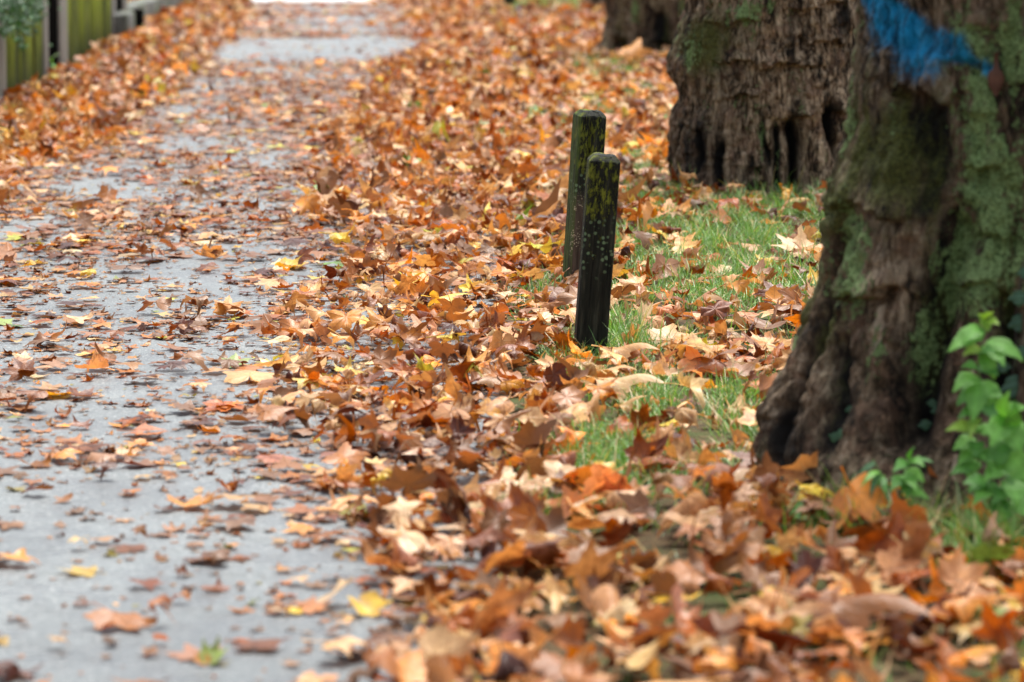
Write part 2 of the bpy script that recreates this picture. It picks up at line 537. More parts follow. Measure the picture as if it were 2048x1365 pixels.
M_LEAF = leaf_material()
M_GRASS = green_material("grass_blade", rough=0.42, trans=0.25)
M_GREEN = green_material("green_leaf", rough=0.5, trans=0.32)
M_SHRUB = green_material("shrub_leaf", rough=0.6, trans=0.2)
M_ASPH = asphalt_material()
M_CONC = concrete_material("weathered_concrete", (0.30, 0.29, 0.26), (0.13, 0.125, 0.11), 0.15)
M_PALE = concrete_material("pale_paving", (0.55, 0.56, 0.56), (0.42, 0.43, 0.43), 0.0)
M_KERB = concrete_material("old_kerb", (0.17, 0.175, 0.165), (0.06, 0.065, 0.055), 0.4)
M_LAWN = ground_material("lawn_soil", (0.030, 0.020, 0.010), (0.085, 0.055, 0.025), (0.17, 0.115, 0.05))
M_VERGE = ground_material("verge_litter", (0.03, 0.017, 0.009), (0.10, 0.05, 0.02), (0.2, 0.10, 0.04))
M_FENCE = fence_material()
M_GAP = dark_material("gap_shade_and_stub")  # near-black: shade of the fence gaps put into colour; also the stub
M_BARK = bark_material()
M_POST = post_material()
M_TWIG = simple("twig_bark", (0.05, 0.035, 0.025))
M_STEM = simple("green_stem", (0.10, 0.17, 0.035), 0.5)
M_RUST = simple("rusty_brown", (0.11, 0.045, 0.026), 0.8)

# ------------------------------------------------------------------ ground
PATH_L, PATH_R = -2.5, 0.02
def ground_z(x, y):
    """Height of the soil under the litter: path at 0, lawn rising a few cm, bank against the fence."""
    x = np.asarray(x, float); y = np.asarray(y, float)
    lawn = smooth(PATH_R - 0.02, PATH_R + 0.55, x) * (0.018 + 0.012 * fbm(x * 1.3 + 3, y * 0.9, 2))
    bank = smooth(PATH_L + 0.25, -3.2, x) * 0.012 + smooth(PATH_L + 0.05, PATH_L - 0.3, x) * 0.02 * (1 + fbm(x * 2, y, 2))
    return lawn + bank

def sheet(name, x0, x1, y0, y1, nx, ny, mat, dz, fn=None):
    xs = np.linspace(x0, x1, nx); ys = np.linspace(y0, y1, ny)
    X, Y = np.meshgrid(xs, ys)
    Z = (fn(X, Y) if fn else np.zeros_like(X)) + dz
    V = np.stack([X, Y, Z], -1).reshape(-1, 3)
    i = (np.arange(ny - 1)[:, None] * nx + np.arange(nx - 1)[None, :]).ravel()
    F = np.stack([i, i + 1, i + nx + 1, i + nx], 1)
    return mesh_obj(name, V, (F.ravel(), np.full(len(F), 4)), mat)

tag(sheet("ground", -400, 400, -60, 900, 9, 9, M_LAWN, -0.06), kind='structure')
tag(sheet("lawn", PATH_R - 0.04, 7.0, -2, 60, 90, 420, M_LAWN, -0.002, ground_z), kind='structure')
tag(sheet("verge", -7.0, PATH_L + 0.04, -2, 60, 60, 300, M_VERGE, -0.002, ground_z), kind='structure')
tag(sheet("path", PATH_L, PATH_R, -3, 60, 12, 120, M_ASPH, 0.0), kind='structure')
tag(sheet("crossing_pavement", -3.4, 3.0, 40.3, 44.0, 4, 4, M_PALE, 0.012), kind='structure')

# ------------------------------------------------------------------ trees
class Trunk:
    def __init__(s, cx, cy, rad, flare, seed, left_px=None, ledges=(), grooves=(), nt=300, nz=190, zdense=1.35):
        s.cx, s.cy = cx, cy
        z = np.concatenate([np.linspace(-0.06, zdense, nz), zdense + (6.0 - zdense) * np.linspace(0.03, 1, 26) ** 1.3])
        th = np.linspace(0, 2 * math.pi, nt, endpoint=False)
        T, Z = np.meshgrid(th, z)
        nzf = Noise2(seed, 48)
        per = 48 / (2 * math.pi)
        rg = rad * (1 - 0.05 * np.clip(Z, 0, 6)) + flare * np.exp(-np.clip(Z, 0, 9) / 0.20)
        if left_px is not None:
            pts = np.array([at_y(u, v, cy) for u, v in left_px])
            order = np.argsort(pts[:, 2])
            zl = pts[order, 2]; rl = cx - pts[order, 0]
            RL = np.interp(Z, zl, rl)
            top = zl[-1]
            RL = np.where(Z > top, rl[-1] + (rg - rl[-1]) * smooth(top, top + 1.0, Z), RL)
            d = np.abs((T - (math.pi + 0.06) + math.pi) % (2 * math.pi) - math.pi)
            w = np.exp(-(d / 0.62) ** 2)
            r = RL * w + rg * (1 - w)
        else:
            w = 0 * T
            r = rg
        damp = 1 - 0.75 * w                                   # keep the traced outline where it is
        low = np.exp(-np.clip(Z, 0, 9) / 0.45)
        but = nzf(T * per / 6.0 + 3.0 * 0, Z * 0.7) * 0.085 * low + nzf(T * per / 3.0, Z * 0.9 + 9) * 0.035 * (0.4 + low)
        r = r + but * damp
        r = r + (nzf(T * per / 2.0 + 0 * Z, Z * 3.0 + 4) * 0.016 + nzf(T * per, Z * 7 + 2) * 0.010) * (0.4 + 0.6 * damp)
        # flutes: narrow vertical ribs
        r = r + 0.006 * nzf(T * per * 2, Z * 1.7 + 7) + 0.006 * nzf(T * per * 3, Z * 6 + 1)
        # lumps and scaly plates
        lump = nzf(T * per * 1.0 + 5, Z * 14 + 3)
        r = r + 0.018 * np.abs(nzf(T * per * 1.0 + 2, Z * 11 + 9)) + 0.012 * np.abs(nzf(T * per * 2.0 + 7, Z * 21 + 4)) + 0.008 * lump + 0.006 * nzf(T * per * 4, Z * 36 + 5) + 0.004 * nzf(T * per * 6, Z * 60 + 2)
        r = r - 0.007 * np.clip(1 - np.abs(nzf(T * per * 1.2 + 1.5 * nzf(T * per, Z * 8), Z * 2.4 + 6)) * 7, 0, 1)
        # folds: the bark hangs over in ledges, rounded above and undercut below
        s.T, s.Z = T, Z
        for (u, v, halfw_px, h) in ledges:
            t0, z0 = s.tz(u, v, rad)
            wid = halfw_px / px_per_m(cy) / rad
            dT = (T - t0 + math.pi) % (2 * math.pi) - math.pi
            zi = z0 + 0.020 * nzf(T * per / 1.5 + u, Z * 0 + v) + 0.016 * nzf(T * per * 1.7 + u, Z * 0 + v + 3) + 0.008 * nzf(T * per * 5 + u, Z * 0 + v + 7)
            env = np.exp(-(np.abs(dT) / wid) ** 3) * np.clip(0.7 + 0.75 * nzf(T * per * 1.3 + v, Z * 0 + u), 0.45, 1.4)
            t = Z - zi
            shape = np.where(t > 0, np.exp(-t / 0.07), 0) + np.where(t <= 0, 1 - smooth(0, 0.012, -t), 0) - 0.55 * np.where(t <= 0, smooth(0.0, 0.014, -t) * np.exp(t / 0.06), 0)
            r = r + 1.3 * h * env * shape * (0.3 + 0.7 * (1 - w))
        # random small wrinkles everywhere
        for k in range(34):
            t0 = rng.uniform(0, 2 * math.pi); z0 = rng.uniform(0.02, 1.9)
            dT = (T - t0 + math.pi) % (2 * math.pi) - math.pi
            t = Z - z0 - 0.02 * nzf(T * per + k, Z * 0 + k)
            env = np.exp(-(dT / rng.uniform(0.12, 0.35)) ** 2)
            r = r + rng.uniform(0.004, 0.016) * env * (np.where(t > 0, np.exp(-t / 0.05), np.exp(t / 0.008)) - 0.5 * np.where(t <= 0, np.exp(t / 0.04) - np.exp(t / 0.008), 0))
        carved = np.zeros_like(r)
        for (poly, width, depth) in grooves:
            P = [s.tz(u, v, rad) for u, v in poly]
            P.sort(key=lambda p: p[1])
            zz = np.array([p[1] for p in P]); tt = np.array([p[0] for p in P])
            tc = np.interp(Z, zz, tt) + 0.03 * nzf(Z * 9 + depth * 100, T * 0)
            inside = smooth(zz[0] - 0.06, zz[0] + 0.03, Z) * (1 - smooth(zz[-1] - 0.05, zz[-1] + 0.06, Z))
            dT = ((T - tc + math.pi) % (2 * math.pi) - math.pi) * rad
            g = np.exp(-(dT / width) ** 2) * inside
            r = r - depth * g
            carved = np.maximum(carved, g)
        s.r, s.carved, s.nz = r, carved, nzf
        X = r * np.cos(T); Y = r * np.sin(T)
        s.P = np.stack([X, Y, Z], -1)
        s.W = s.P + np.array([cx, cy, 0.0])
        s.nt = nt; s.nrow = len(z); s.per = per
    def tz(s, u, v, rad):
        p = at_y(u, v, s.cy - rad * 0.75)
        a = math.asin(max(-0.97, min(0.97, (p[0] - s.cx) / rad)))
        return (-math.pi / 2 + a) % (2 * math.pi), p[2]
    def uv(s):
        u, v = project(s.W.reshape(-1, 3))
        return u.reshape(s.T.shape), v.reshape(s.T.shape), smooth(0.15, -0.25, np.sin(s.T))
    def build(s, lich, paint, moss, tone, wet_shade, label, group):
        root = empty("plane_tree", (s.cx, s.cy, 0), label, "tree", group)
        n = s.nt
        i = (np.arange(s.nrow - 1)[:, None] * n + np.arange(n)[None, :]).ravel()
        j = (np.arange(s.nrow - 1)[:, None] * n + (np.arange(n)[None, :] + 1) % n).ravel()
        F = np.stack([i, j, j + n, i + n], 1)
        V = s.P.reshape(-1, 3)
        loops = np.concatenate([F.ravel(), np.arange(n) + (s.nrow - 1) * n])
        sizes = np.concatenate([np.full(len(F), 4), [n]])
        z3 = np.stack([lich, paint, moss], -1).reshape(-1, 3)
        o = mesh_obj("trunk", V, (loops, sizes), M_BARK, root, True,
                     {"zones": ('FLOAT_COLOR', z3), "tone": ('FLOAT', tone.ravel()), "wet_shade": ('FLOAT', wet_shade.ravel())})
        return root, o

def blob(u, v, u0, v0, su, sv):
    return np.exp(-((u - u0) / su) ** 2 - ((v - v0) / sv) ** 2)

def seg(u, v, a, b, w):
    ax, ay = a; bx, by = b
    t = np.clip(((u - ax) * (bx - ax) + (v - ay) * (by - ay)) / ((bx - ax) ** 2 + (by - ay) ** 2), 0, 1)
    d = np.hypot(u - ax - t * (bx - ax), v - ay - t * (by - ay))
    return np.exp(-(d / w) ** 2)

# nearest tree (right edge of the photograph)
T1 = Trunk(1.35, 9.64, 0.455, 0.21, 21,
           left_px=[(1733, -300), (1735, -60), (1733, 60), (1724, 150), (1716, 215), (1706, 290), (1688, 345), (1668, 395), (1661, 450), (1660, 520), (1645, 570),
                    (1614, 640), (1580, 715), (1548, 785), (1524, 850), (1514, 905), (1516, 950), (1510, 1000)],
           ledges=[(1815, 175, 120, 0.050), (1750, 425, 115, 0.062), (1770, 590, 95, 0.055), (1960, 330, 60, 0.02), (1960, 560, 70, 0.025),
                   (1600, 760, 60, 0.02), (1580, 830, 55, 0.018), (1900, 120, 60, 0.02), (1690, 690, 60, 0.02), (1980, 460, 60, 0.02)],
           grooves=[([(1700, 500), (1665, 600), (1640, 720), (1590, 850), (1570, 960)], 0.028, 0.085),
                    ([(1905, 420), (1890, 560), (1880, 700), (1860, 880)], 0.045, 0.10), ([(1850, 210), (1865, 330), (1845, 430)], 0.05, 0.018),
                    ([(1755, 690), (1765, 800), (1770, 900)], 0.03, 0.05), ([(2010, 600), (2000, 900)], 0.03, 0.05)], nt=480, nz=300)
u, v, fr = T1.uv()
nz1 = fbm(T1.T * T1.per, T1.Z * 2.2, 3, T1.nz)
lich = (0.95 * blob(u, v, 1965, 320, 55, 210) + 0.9 * blob(u, v, 1940, 540, 60, 130) + 0.8 * blob(u, v, 2030, 90, 40, 120) + 0.75 * blob(u, v, 1715, 545, 35, 110)
        + 0.55 * blob(u, v, 1660, 560, 25, 80) + 0.65 * blob(u, v, 1840, 690, 30, 110) + 0.55 * blob(u, v, 1750, 740, 40, 90) + 0.5 * blob(u, v, 1700, 470, 45, 70)
        + 0.7 * blob(u, v, 2040, 430, 30, 200) + 0.6 * blob(u, v, 1920, 60, 40, 80))
lich = np.clip(1.2 * lich * fr + 0.25 * fr * np.clip(nz1, 0, 1) + (1 - fr) * np.clip(nz1, 0, 1) * 0.8, 0, 1)
paint = np.clip(1.0 * seg(u, v, (1735, -20), (1800, 45), 26) + 0.95 * seg(u, v, (1780, 40), (1905, 95), 28) + 0.75 * seg(u, v, (1890, 95), (1985, 140), 18)
                + 0.55 * blob(u, v, 1835, 110, 70, 60) + 0.3 * blob(u, v, 1760, 60, 40, 60), 0, 1) * fr
moss = np.clip(0.75 * blob(u, v, 1775, 330, 90, 120) + 0.6 * blob(u, v, 1640, 600, 60, 120) + 0.5 * blob(u, v, 2000, 480, 90, 200) + 0.7 * blob(u, v, 1660, 430, 40, 60) + 0.18 + 0.4 * nz1, 0, 1)
tone = np.clip(0.25 + 0.3 * nz1 + 0.35 * blob(u, v, 1780, 420, 90, 50) + 0.35 * blob(u, v, 1790, 580, 70, 50), 0, 1)  # paler tan on the two ledges: their highlights put into the colour
wet_shade = np.clip(0.45 * blob(u, v, 1830, 270, 60, 60) + 0.8 * T1.carved + 0.7 * blob(u, v, 1880, 700, 30, 120) + 0.7 * blob(u, v, 1570, 880, 50, 70) + 0.2 + 0.3 * nz1, 0, 1)  # damp bark, plus shade of grooves and undercut hollows painted in
t1_root, t1_trunk = T1.build(lich, paint, moss, tone, wet_shade, "large plane tree trunk nearest the camera with blue spray paint and green lichen", "row of plane trees beside the path")
# rust-brown hanging flake with a thin neck, on the painted bark
pk = MB()
hit = T1.W.reshape(-1, 3)
uu, vv = u.ravel(), v.ravel()
def on_trunk(tr, pu, pv):
    U, V, FR = tr.uv()
    d = (U - pu) ** 2 + (V - pv) ** 2 + 1e6 * (FR < 0.6)
    return tr.W.reshape(-1, 3)[np.argmin(d)]
c0 = on_trunk(T1, 1990, 150)
sc = 1 / px_per_m(9.5)
prof = [(-42, 4), (-26, 4.5), (-12, 6), (-4, 14), (8, 17), (22, 14), (34, 7), (42, 2)]
vs = []; fs = []
for k, (dy, hw) in enumerate(prof):
    for j in range(10):
        a = 2 * math.pi * j / 10
        vs.append((c0[0] + hw * sc * math.cos(a), c0[1] - 0.004 + 0.35 * hw * sc * math.sin(a) - 0.006, c0[2] - dy * sc))
for k in range(len(prof) - 1):
    for j in range(10):
        fs.append((k * 10 + j, k * 10 + (j + 1) % 10, (k + 1) * 10 + (j + 1) % 10, (k + 1) * 10 + j))
fs.append(tuple(range(10))); fs.append(tuple((len(prof) - 1) * 10 + j for j in range(10))[::-1])
vs = [(a - T1.cx, b - T1.cy, c) for a, b, c in vs]
fl = mesh_obj("bark_flake", vs, fs, M_RUST, t1_root)
fl['label'] = "rust brown drop shaped flake hanging on the painted bark"

# second tree
T2 = Trunk(1.325, 18.15, 0.475, 0.05, 5,
           left_px=[(1378, -200), (1382, -30), (1380, 20), (1366, 50), (1352, 90), (1340, 125), (1339, 145), (1350, 165), (1362, 182), (1364, 205), (1356, 225), (1347, 245),
                    (1344, 275), (1349, 300), (1348, 330), (1346, 355), (1340, 385)],
           ledges=[(1500, 120, 75, 0.040), (1580, 125, 60, 0.045), (1480, 190, 50, 0.03), (1660, 80, 60, 0.03), (1590, 235, 40, 0.03), (1420, 310, 70, 0.02), (1400, 250, 40, 0.025),
                   (1690, 230, 40, 0.035), (1640, 10, 60, 0.04), (1450, 40, 60, 0.03)],
           grooves=[([(1588, 240), (1592, 300), (1595, 375)], 0.042, 0.12), ([(1665, 210), (1672, 270), (1688, 325)], 0.035, 0.10), ([(1370, 255), (1362, 320)], 0.02, 0.05),
                    ([(1410, 260), (1415, 330)], 0.02, 0.05), ([(1450, 280), (1442, 370)], 0.018, 0.045), ([(1520, 220), (1530, 330)], 0.014, 0.035), ([(1550, 250), (1555, 370)], 0.022, 0.05)],
           nt=420, nz=260, zdense=1.15)
u, v, fr = T2.uv()
nz2 = fbm(T2.T * T2.per, T2.Z * 2.2, 3, T2.nz)
lich = np.clip(0.35 * np.clip(nz2, 0, 1) + 0.75 * blob(u, v, 1380, 95, 30, 50) + 0.8 * blob(u, v, 1500, 20, 70, 45) + 0.45 * blob(u, v, 1520, 200, 22, 110) + 0.4 * blob(u, v, 1510, 290, 30, 60) + 0.35 * np.clip(nz2, 0, 1) * (1 - fr), 0, 1)
moss = np.clip(1.0 * blob(u, v, 1395, 90, 60, 70) + 0.40 * blob(u, v, 1500, 50, 80, 60) + 0.30 * blob(u, v, 1480, 200, 60, 90) + 0.04 + 0.12 * nz2, 0, 1)
tone = np.clip(0.5 + 0.5 * smooth(1440, 1600, u) * fr + 0.3 * nz2 - 0.3 * blob(u, v, 1400, 80, 70, 80), 0, 1)
wet_shade = np.clip(0.30 * np.clip(fbm(T2.T * T2.per * 1.6 + 11, T2.Z * 1.2, 2, T2.nz), 0, 1) + 1.0 * T2.carved + 0.45 * blob(u, v, 1380, 300, 60, 80) + 0.35 * blob(u, v, 1680, 50, 80, 40) + 0.1 + 0.3 * nz2, 0, 1)  # damp streaks; the carved cracks get their shade painted in as well
t2_root, t2_trunk = T2.build(lich, 0 * lich, moss, tone, wet_shade, "gnarled plane tree trunk behind the two posts, brown wrinkled bark with mossy bulge", "row of plane trees beside the path")

# third tree, out of focus
T3 = Trunk(1.345, 29.7, 0.45, 0.10, 8,
           left_px=[(1214, -90), (1212, 0), (1222, 30), (1216, 60), (1212, 85), (1206, 105), (1200, 125), (1196, 150)],
           ledges=[(1240, 78, 30, 0.04), (1330, 85, 40, 0.04)], grooves=[([(1245, 85), (1240, 125)], 0.05, 0.12), ([(1320, 30), (1322, 95)], 0.05, 0.06)], nt=160, nz=80)
u, v, fr = T3.uv()
nz3 = fbm(T3.T * T3.per, T3.Z * 2.2, 3, T3.nz)
T3.build(np.clip(0.9 * blob(u, v, 1270, 20, 10, 40) + 0.95 * blob(u, v, 1370, 25, 16, 35), 0, 1), 0 * u, np.clip(0.4 + 0.3 * nz3, 0, 1), np.clip(0.45 + 0.3 * nz3, 0, 1),
         np.clip(T3.carved + 0.5 * blob(u, v, 1320, 60, 30, 40) + 0.2, 0, 1), "blurred plane tree trunk partly hidden behind the gnarled trunk, yellow leaf at its foot", "row of plane trees beside the path")  # groove shade is painted into the bark colour here too
# fourth tree
T4 = Trunk(1.42, 38.2, 0.40, 0.10, 14, nt=120, nz=50)
u, v, fr = T4.uv()
nz4 = fbm(T4.T * T4.per, T4.Z * 2.2, 3, T4.nz)
T4.build(0.3 * np.clip(nz4, 0, 1), 0 * u, 0 * u + 0.2, np.clip(0.7 + 0.3 * nz4, 0, 1), 0 * u, "farthest grey trunk of the row, only its left foot showing", "row of plane trees beside the path")
TRUNKS = [(T1, 0.50), (T2, 0.50), (T3, 0.48), (T4, 0.46)]

# ------------------------------------------------------------------ posts
def post(u, v, h, w, yaw, lean, label, stain=None, algae=0.0, y=None):
    g = on_ground(u, v, 0.02) if y is None else np.array([u, y, 0.0])
    gz = float(ground_z(g[0], g[1]))
    hw = w / 2
    rings = []
    zs = list(np.linspace(-0.05, h - 0.03, 60))
    cham = 0.010
    for z in zs: rings.append((z, hw, cham))
    for dz, ins, ch in ((-0.020, 0.0008, cham), (-0.016, 0.003, cham), (-0.003, 0.015, 0.010), (0.0, 0.019, 0.010), (0.0015, 0.034, 0.008)):
        rings.append((h + dz, hw - ins, ch))
    vs = []; fs = []
    N = None
    def outline(a, c, z):
        pts = []
        m = 7
        for (sx, sy) in ((1, -1), (1, 1), (-1, 1), (-1, -1)):
            # corner arc
            a0 = math.atan2(sy, sx) - math.pi / 4
            for k in range(4):
                an = a0 + k * math.pi / 6
                pts.append((sx * (a - c) + c * math.cos(an), sy * (a - c) + c * math.sin(an)))
            nx, ny = {(1, -1): (1, 1), (1, 1): (-1, 1), (-1, 1): (-1, -1), (-1, -1): (1, -1)}[(sx, sy)]
            p = pts[-1]; q = (nx * (a - c) + c * math.cos(a0 + math.pi / 2), ny * (a - c) + c * math.sin(a0 + math.pi / 2))
            for k in range(1, m):
                pts.append((p[0] + (q[0] - p[0]) * k / m, p[1] + (q[1] - p[1]) * k / m))
        return pts
    sd = abs(hash_(u, v))
    for (z, a, c) in rings:
        ol = outline(a, c, z)
        N = len(ol)
        for k, (x, y_) in enumerate(ol):
            rr = 1 + 0.010 * float(NZ(np.array(k * 0.55 + sd), np.array(z * 9.0))) + 0.012 * float(NZ(np.array(k * 0.2 + sd), np.array(z * 2.0)))
            # drying crack in the front face
            dx = 0.0
            if y_ < -0.8 * a and abs(x - (-0.004)) < 0.008 and z > h * 0.55 and stain is not None:
                dx = 0.012
            vs.append((x * rr, y_ * rr + dx, z + (0.004 * float(NZ(np.array(k * 0.3), np.array(sd))) if z > h - 0.03 else 0)))
    nr = len(rings)
    for k in range(nr - 1):
        for j in range(N):
            fs.append((k * N + j, k * N + (j + 1) % N, (k + 1) * N + (j + 1) % N, (k + 1) * N + j))
    fs.append(tuple((nr - 1) * N + j for j in range(N)))
    vs = np.array(vs)
    st = np.zeros(len(vs)); al = np.zeros(len(vs))
    if stain:
        st = smooth(stain[0] - 0.05, stain[0] + 0.02, vs[:, 2]) * (1 - smooth(stain[1] - 0.04, stain[1] + 0.03, vs[:, 2])) * (vs[:, 1] < -0.6 * hw)
    al = (vs[:, 0] < -0.85 * hw) * algae
    o = mesh_obj("wooden_post", vs, fs, M_POST, None, True, {"stain": ('FLOAT', st), "algae": ('FLOAT', al)}, loc=(g[0], g[1], gz - 0.01))
    o.rotation_euler = (R(lean[1]), R(lean[0]), R(yaw))
    me = o.data
    try:
        me.set_sharp_from_angle(angle=R(22))
    except Exception:
        pass
    return tag(o, label, "post", "wooden posts along the lawn edge")

def hash_(a, b):
    return (a * 0.137 + b * 0.291) % 40

post(1179, 705, 0.648, 0.100, 3, (3.9, 1.0), "nearer dark square wooden post with moss and round lichen spots on its upper half")
post(1156, 580, 0.666, 0.103, 14, (3.6, 0.5), "rear square wooden post half hidden by the nearer one, cracked top and brown bare patch", stain=(0.06, 0.36), algae=1.0)
post(1019, 18, 0.62, 0.10, 5, (1.0, 0.0), "distant dark wooden post at the top edge of the picture, only its foot showing")

# ------------------------------------------------------------------ fence, kerb
FX = -3.10
fence = empty("mossy_fence", (FX, 28, 0), "old mossy green boarded fence with pale posts at the left of the path", "fence")
def fpart(name, mat, x0, x1, y0, y1, z0, z1, bev=0.006):
    m = MB(); m.box(x0, x1, y0, y1, z0, z1, bev)
    m.v = [(a - FX, b - 28, c) for a, b, c in m.v]
    return m.build(name, mat, fence)
def ypx(px, x=FX):                # distance at which the fence face crosses pixel column px
    return FPX / ((984.0 - px) / -x) * 1.0
H = 1.25
for (a, b) in ((15.0, ypx(-3)), (ypx(12), ypx(88)), (ypx(136), ypx(225))):
    m = MB()
    nb = max(3, int(round((b - a) / 0.8)))
    for k in range(nb):
        y0 = a + (b - a) * k / nb; y1 = a + (b - a) * (k + 1) / nb
        off = random.uniform(-0.001, 0.001)
        m.box(FX - 0.03 + off - FX, FX + off - FX, y0 + 0.002 - 28, y1 - 0.002 - 28, -0.05, H - 0.05 + random.uniform(-0.01, 0.01), 0.003)
    m.build("board_panel", M_FENCE, fence)
for (a, b) in ((-3, 12), (88, 97), (121, 136), (225, 233), (248, 257)):
    fpart("post", M_CONC, FX - 0.05, FX + 0.008, ypx(a), ypx(b), -0.05, H)
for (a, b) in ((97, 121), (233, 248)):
    fpart("gap_shade_board", M_GAP, FX - 0.06, FX - 0.008, ypx(a) + 0.003, ypx(b) - 0.003, -0.05, H - 0.1)  # black boards added to stand for the shade inside the gaps
fpart("stone_footing", M_KERB, FX - 0.02, FX + 0.12, ypx(228), ypx(244), -0.02, 0.26, 0.02)
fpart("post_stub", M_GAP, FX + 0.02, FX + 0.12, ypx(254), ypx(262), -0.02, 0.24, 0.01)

kerb = MB()
ky = ypx(252)
segs = 9
for k in range(segs):
    y0 = ky + k * 1.05
    dz = random.uniform(-0.015, 0.02)
    kerb.box(-3.25 + random.uniform(-0.015, 0.015), -3.08, y0 + 0.01, y0 + 1.04, -0.05, 0.24 + dz, 0.02)
tag(kerb.build("stone_kerb", M_KERB, loc=(-3.15, ky, 0)), "low grey stone kerb continuing beyond the end of the mossy fence", "kerb")

# ------------------------------------------------------------------ fallen leaves
# (angle off the midrib, radius) of half a plane-tree leaf
HALF = [(0, 1.00), (5, .84), (9, .76), (12, .79), (16, .64), (21, .55), (26, .49), (31, .53), (37, .66), (42, .71), (46, .80), (52, .92), (57, .78), (62, .69), (66, .71), (71, .57),
        (78, .47), (86, .50), (94, .55), (99, .60), (106, .66), (112, .54), (120, .47), (130, .40), (143, .31), (158, .20), (172, .11)]
def outline(level, g):
    h = HALF if level == 0 else ([HALF[i] for i in (0, 2, 4, 6, 9, 11, 13, 16, 18, 20, 22, 24, 26)] if level == 1 else [HALF[i] for i in (0, 3, 6, 11, 14, 16, 20, 23, 26)])
    deep = g.uniform(0.45, 0.95)
    def var(a, r, side):
        r2 = 0.5 + (r - 0.5) * deep if r < 0.8 else r
        return math.radians(a + g.uniform(-2, 2)) * side, r2 * g.uniform(0.92, 1.08)
    left = [var(a, r, -1) for a, r in h[:0:-1]]
    right = [var(a, r, 1) for a, r in h]
    return left + right

RINGS = {0: (0.25, 0.5, 0.75, 1.0), 1: (0.4, 0.72, 1.0), 2: (0.55, 1.0)}
class LeafShape:
    """A curled leaf, unit size (midrib 1), in the xy plane before curling; petiole towards -y."""
    def __init__(s, level, mode, seed):
        g = np.random.default_rng(seed)
        ol = outline(level, g)
        P = [(0.0, 0.0)]
        n = len(ol)
        for t in RINGS[level]:
            for a, r in ol:
                P.append((math.sin(a) * r * t, math.cos(a) * r * t))
        F = []
        for j in range(n - 1):
            F.append((0, 1 + j + 1, 1 + j))
        nr = len(RINGS[level])
        for k in range(nr - 1):
            for j in range(n - 1):
                b = 1 + k * n
                F.append((b + j, b + j + 1, b + n + j + 1, b + n + j))
        F = [f[::-1] if len(f) == 3 else f[::-1] for f in F]
        uv = np.array(P)
        x, y = uv[:, 0].copy(), uv[:, 1].copy()
        r = np.hypot(x, y); ph = np.arctan2(x, y)
        k = {'flat': 0.30, 'soft': 0.75, 'curl': 1.35, 'roll': 2.3}[mode]
        z = np.zeros_like(x)
        z += k * (0.10 * g.normal() * r ** 2 * np.cos(2 * ph + g.uniform(0, 6.3)) + 0.13 * g.normal() * r ** 2.2 * np.cos(3 * ph + g.uniform(0, 6.3))
                  + 0.06 * g.normal() * r ** 2 * np.cos(7 * ph + g.uniform(0, 6.3)))
        # each lobe curls its own way
        lobe = np.round(ph / math.radians(52)).astype(int) + 3
        cl = g.normal(0.15, 0.55, 8) * k
        over = np.clip(r - 0.42, 0, None)
        z += cl[np.clip(lobe, 0, 7)] * over ** 1.7
        shrink = 1 - 0.32 * np.abs(cl[np.clip(lobe, 0, 7)]) * over
        x *= shrink; y *= shrink
        # fold along the midrib
        th = g.normal(0, 0.30) * k
        z += np.sqrt(x * x + 0.0025) * math.sin(th) if True else 0
        x *= math.cos(th)
        # lateral veins puff the blade between them
        z += 0.018 * k * np.cos(ph * 360 / 52) * r
        # roll about a random axis
        kap = g.uniform(0.5, 1.0) * {'flat': 0.35, 'soft': 0.9, 'curl': 1.7, 'roll': 2.7}[mode] * (1 if g.random() < 0.6 else -1)
        ax = g.uniform(0, math.pi) if mode != 'roll' else g.normal(math.pi / 2, 0.35)
        ca, sa = math.cos(ax), math.sin(ax)
        s1 = ca * x + sa * y - 0.2; t1 = -sa * x + ca * y
        kk = kap * (1 + 0.3 * t1)
        rad = 1 / kk - z
        s2 = np.sin(kk * s1) * rad
        z2 = 1 / kk - np.cos(kk * s1) * rad
        x2 = ca * (s2 + 0.2) - sa * t1; y2 = sa * (s2 + 0.2) + ca * t1
        V = np.stack([x2, y2, z2], 1)
        tint = np.ones((len(V), 3))
        # petiole
        if level < 2:
            ln = g.uniform(0.35, 0.85)
            bend = g.uniform(-0.5, 0.5)
            c0 = V[0]
            pts = [c0 + np.array([bend * t * t * ln, -t * ln, g.uniform(-0.03, 0.1) * t]) for t in (0, 0.5, 1.0)]
            b = len(V)
            PV = []
            for q, w in zip(pts, (0.016, 0.013, 0.022)):
                for a in (0, 2.1, 4.2):
                    PV.append(q + np.array([w * math.cos(a), 0, w * math.sin(a)]))
            V = np.vstack([V, PV])
            uv = np.vstack([uv, np.full((9, 2), 0.12)])
            tint = np.vstack([tint, np.tile([1.25, 1.3, 0.9], (9, 1))])
            for k2 in (0, 1):
                for j in range(3):
                    F.append((b + k2 * 3 + j, b + k2 * 3 + (j + 1) % 3, b + k2 * 3 + 3 + (j + 1) % 3, b + k2 * 3 + 3 + j))
        c = V[:max(1, 1 + n * nr)].mean(0)
        s.V = V - c
        s.uv = uv; s.tint = tint
        s.loops = np.array([i for f in F for i in f], np.int32)
        s.sizes = np.array([len(f) for f in F], np.int32)

MODES = ('flat', 'soft', 'curl', 'roll')
SHAPES = {lv: {m: [LeafShape(lv, m, 1000 * lv + 100 * i + k) for k in range({0: 14, 1: 9, 2: 6}[lv])] for i, m in enumerate(MODES)} for lv in (0, 1, 2)}

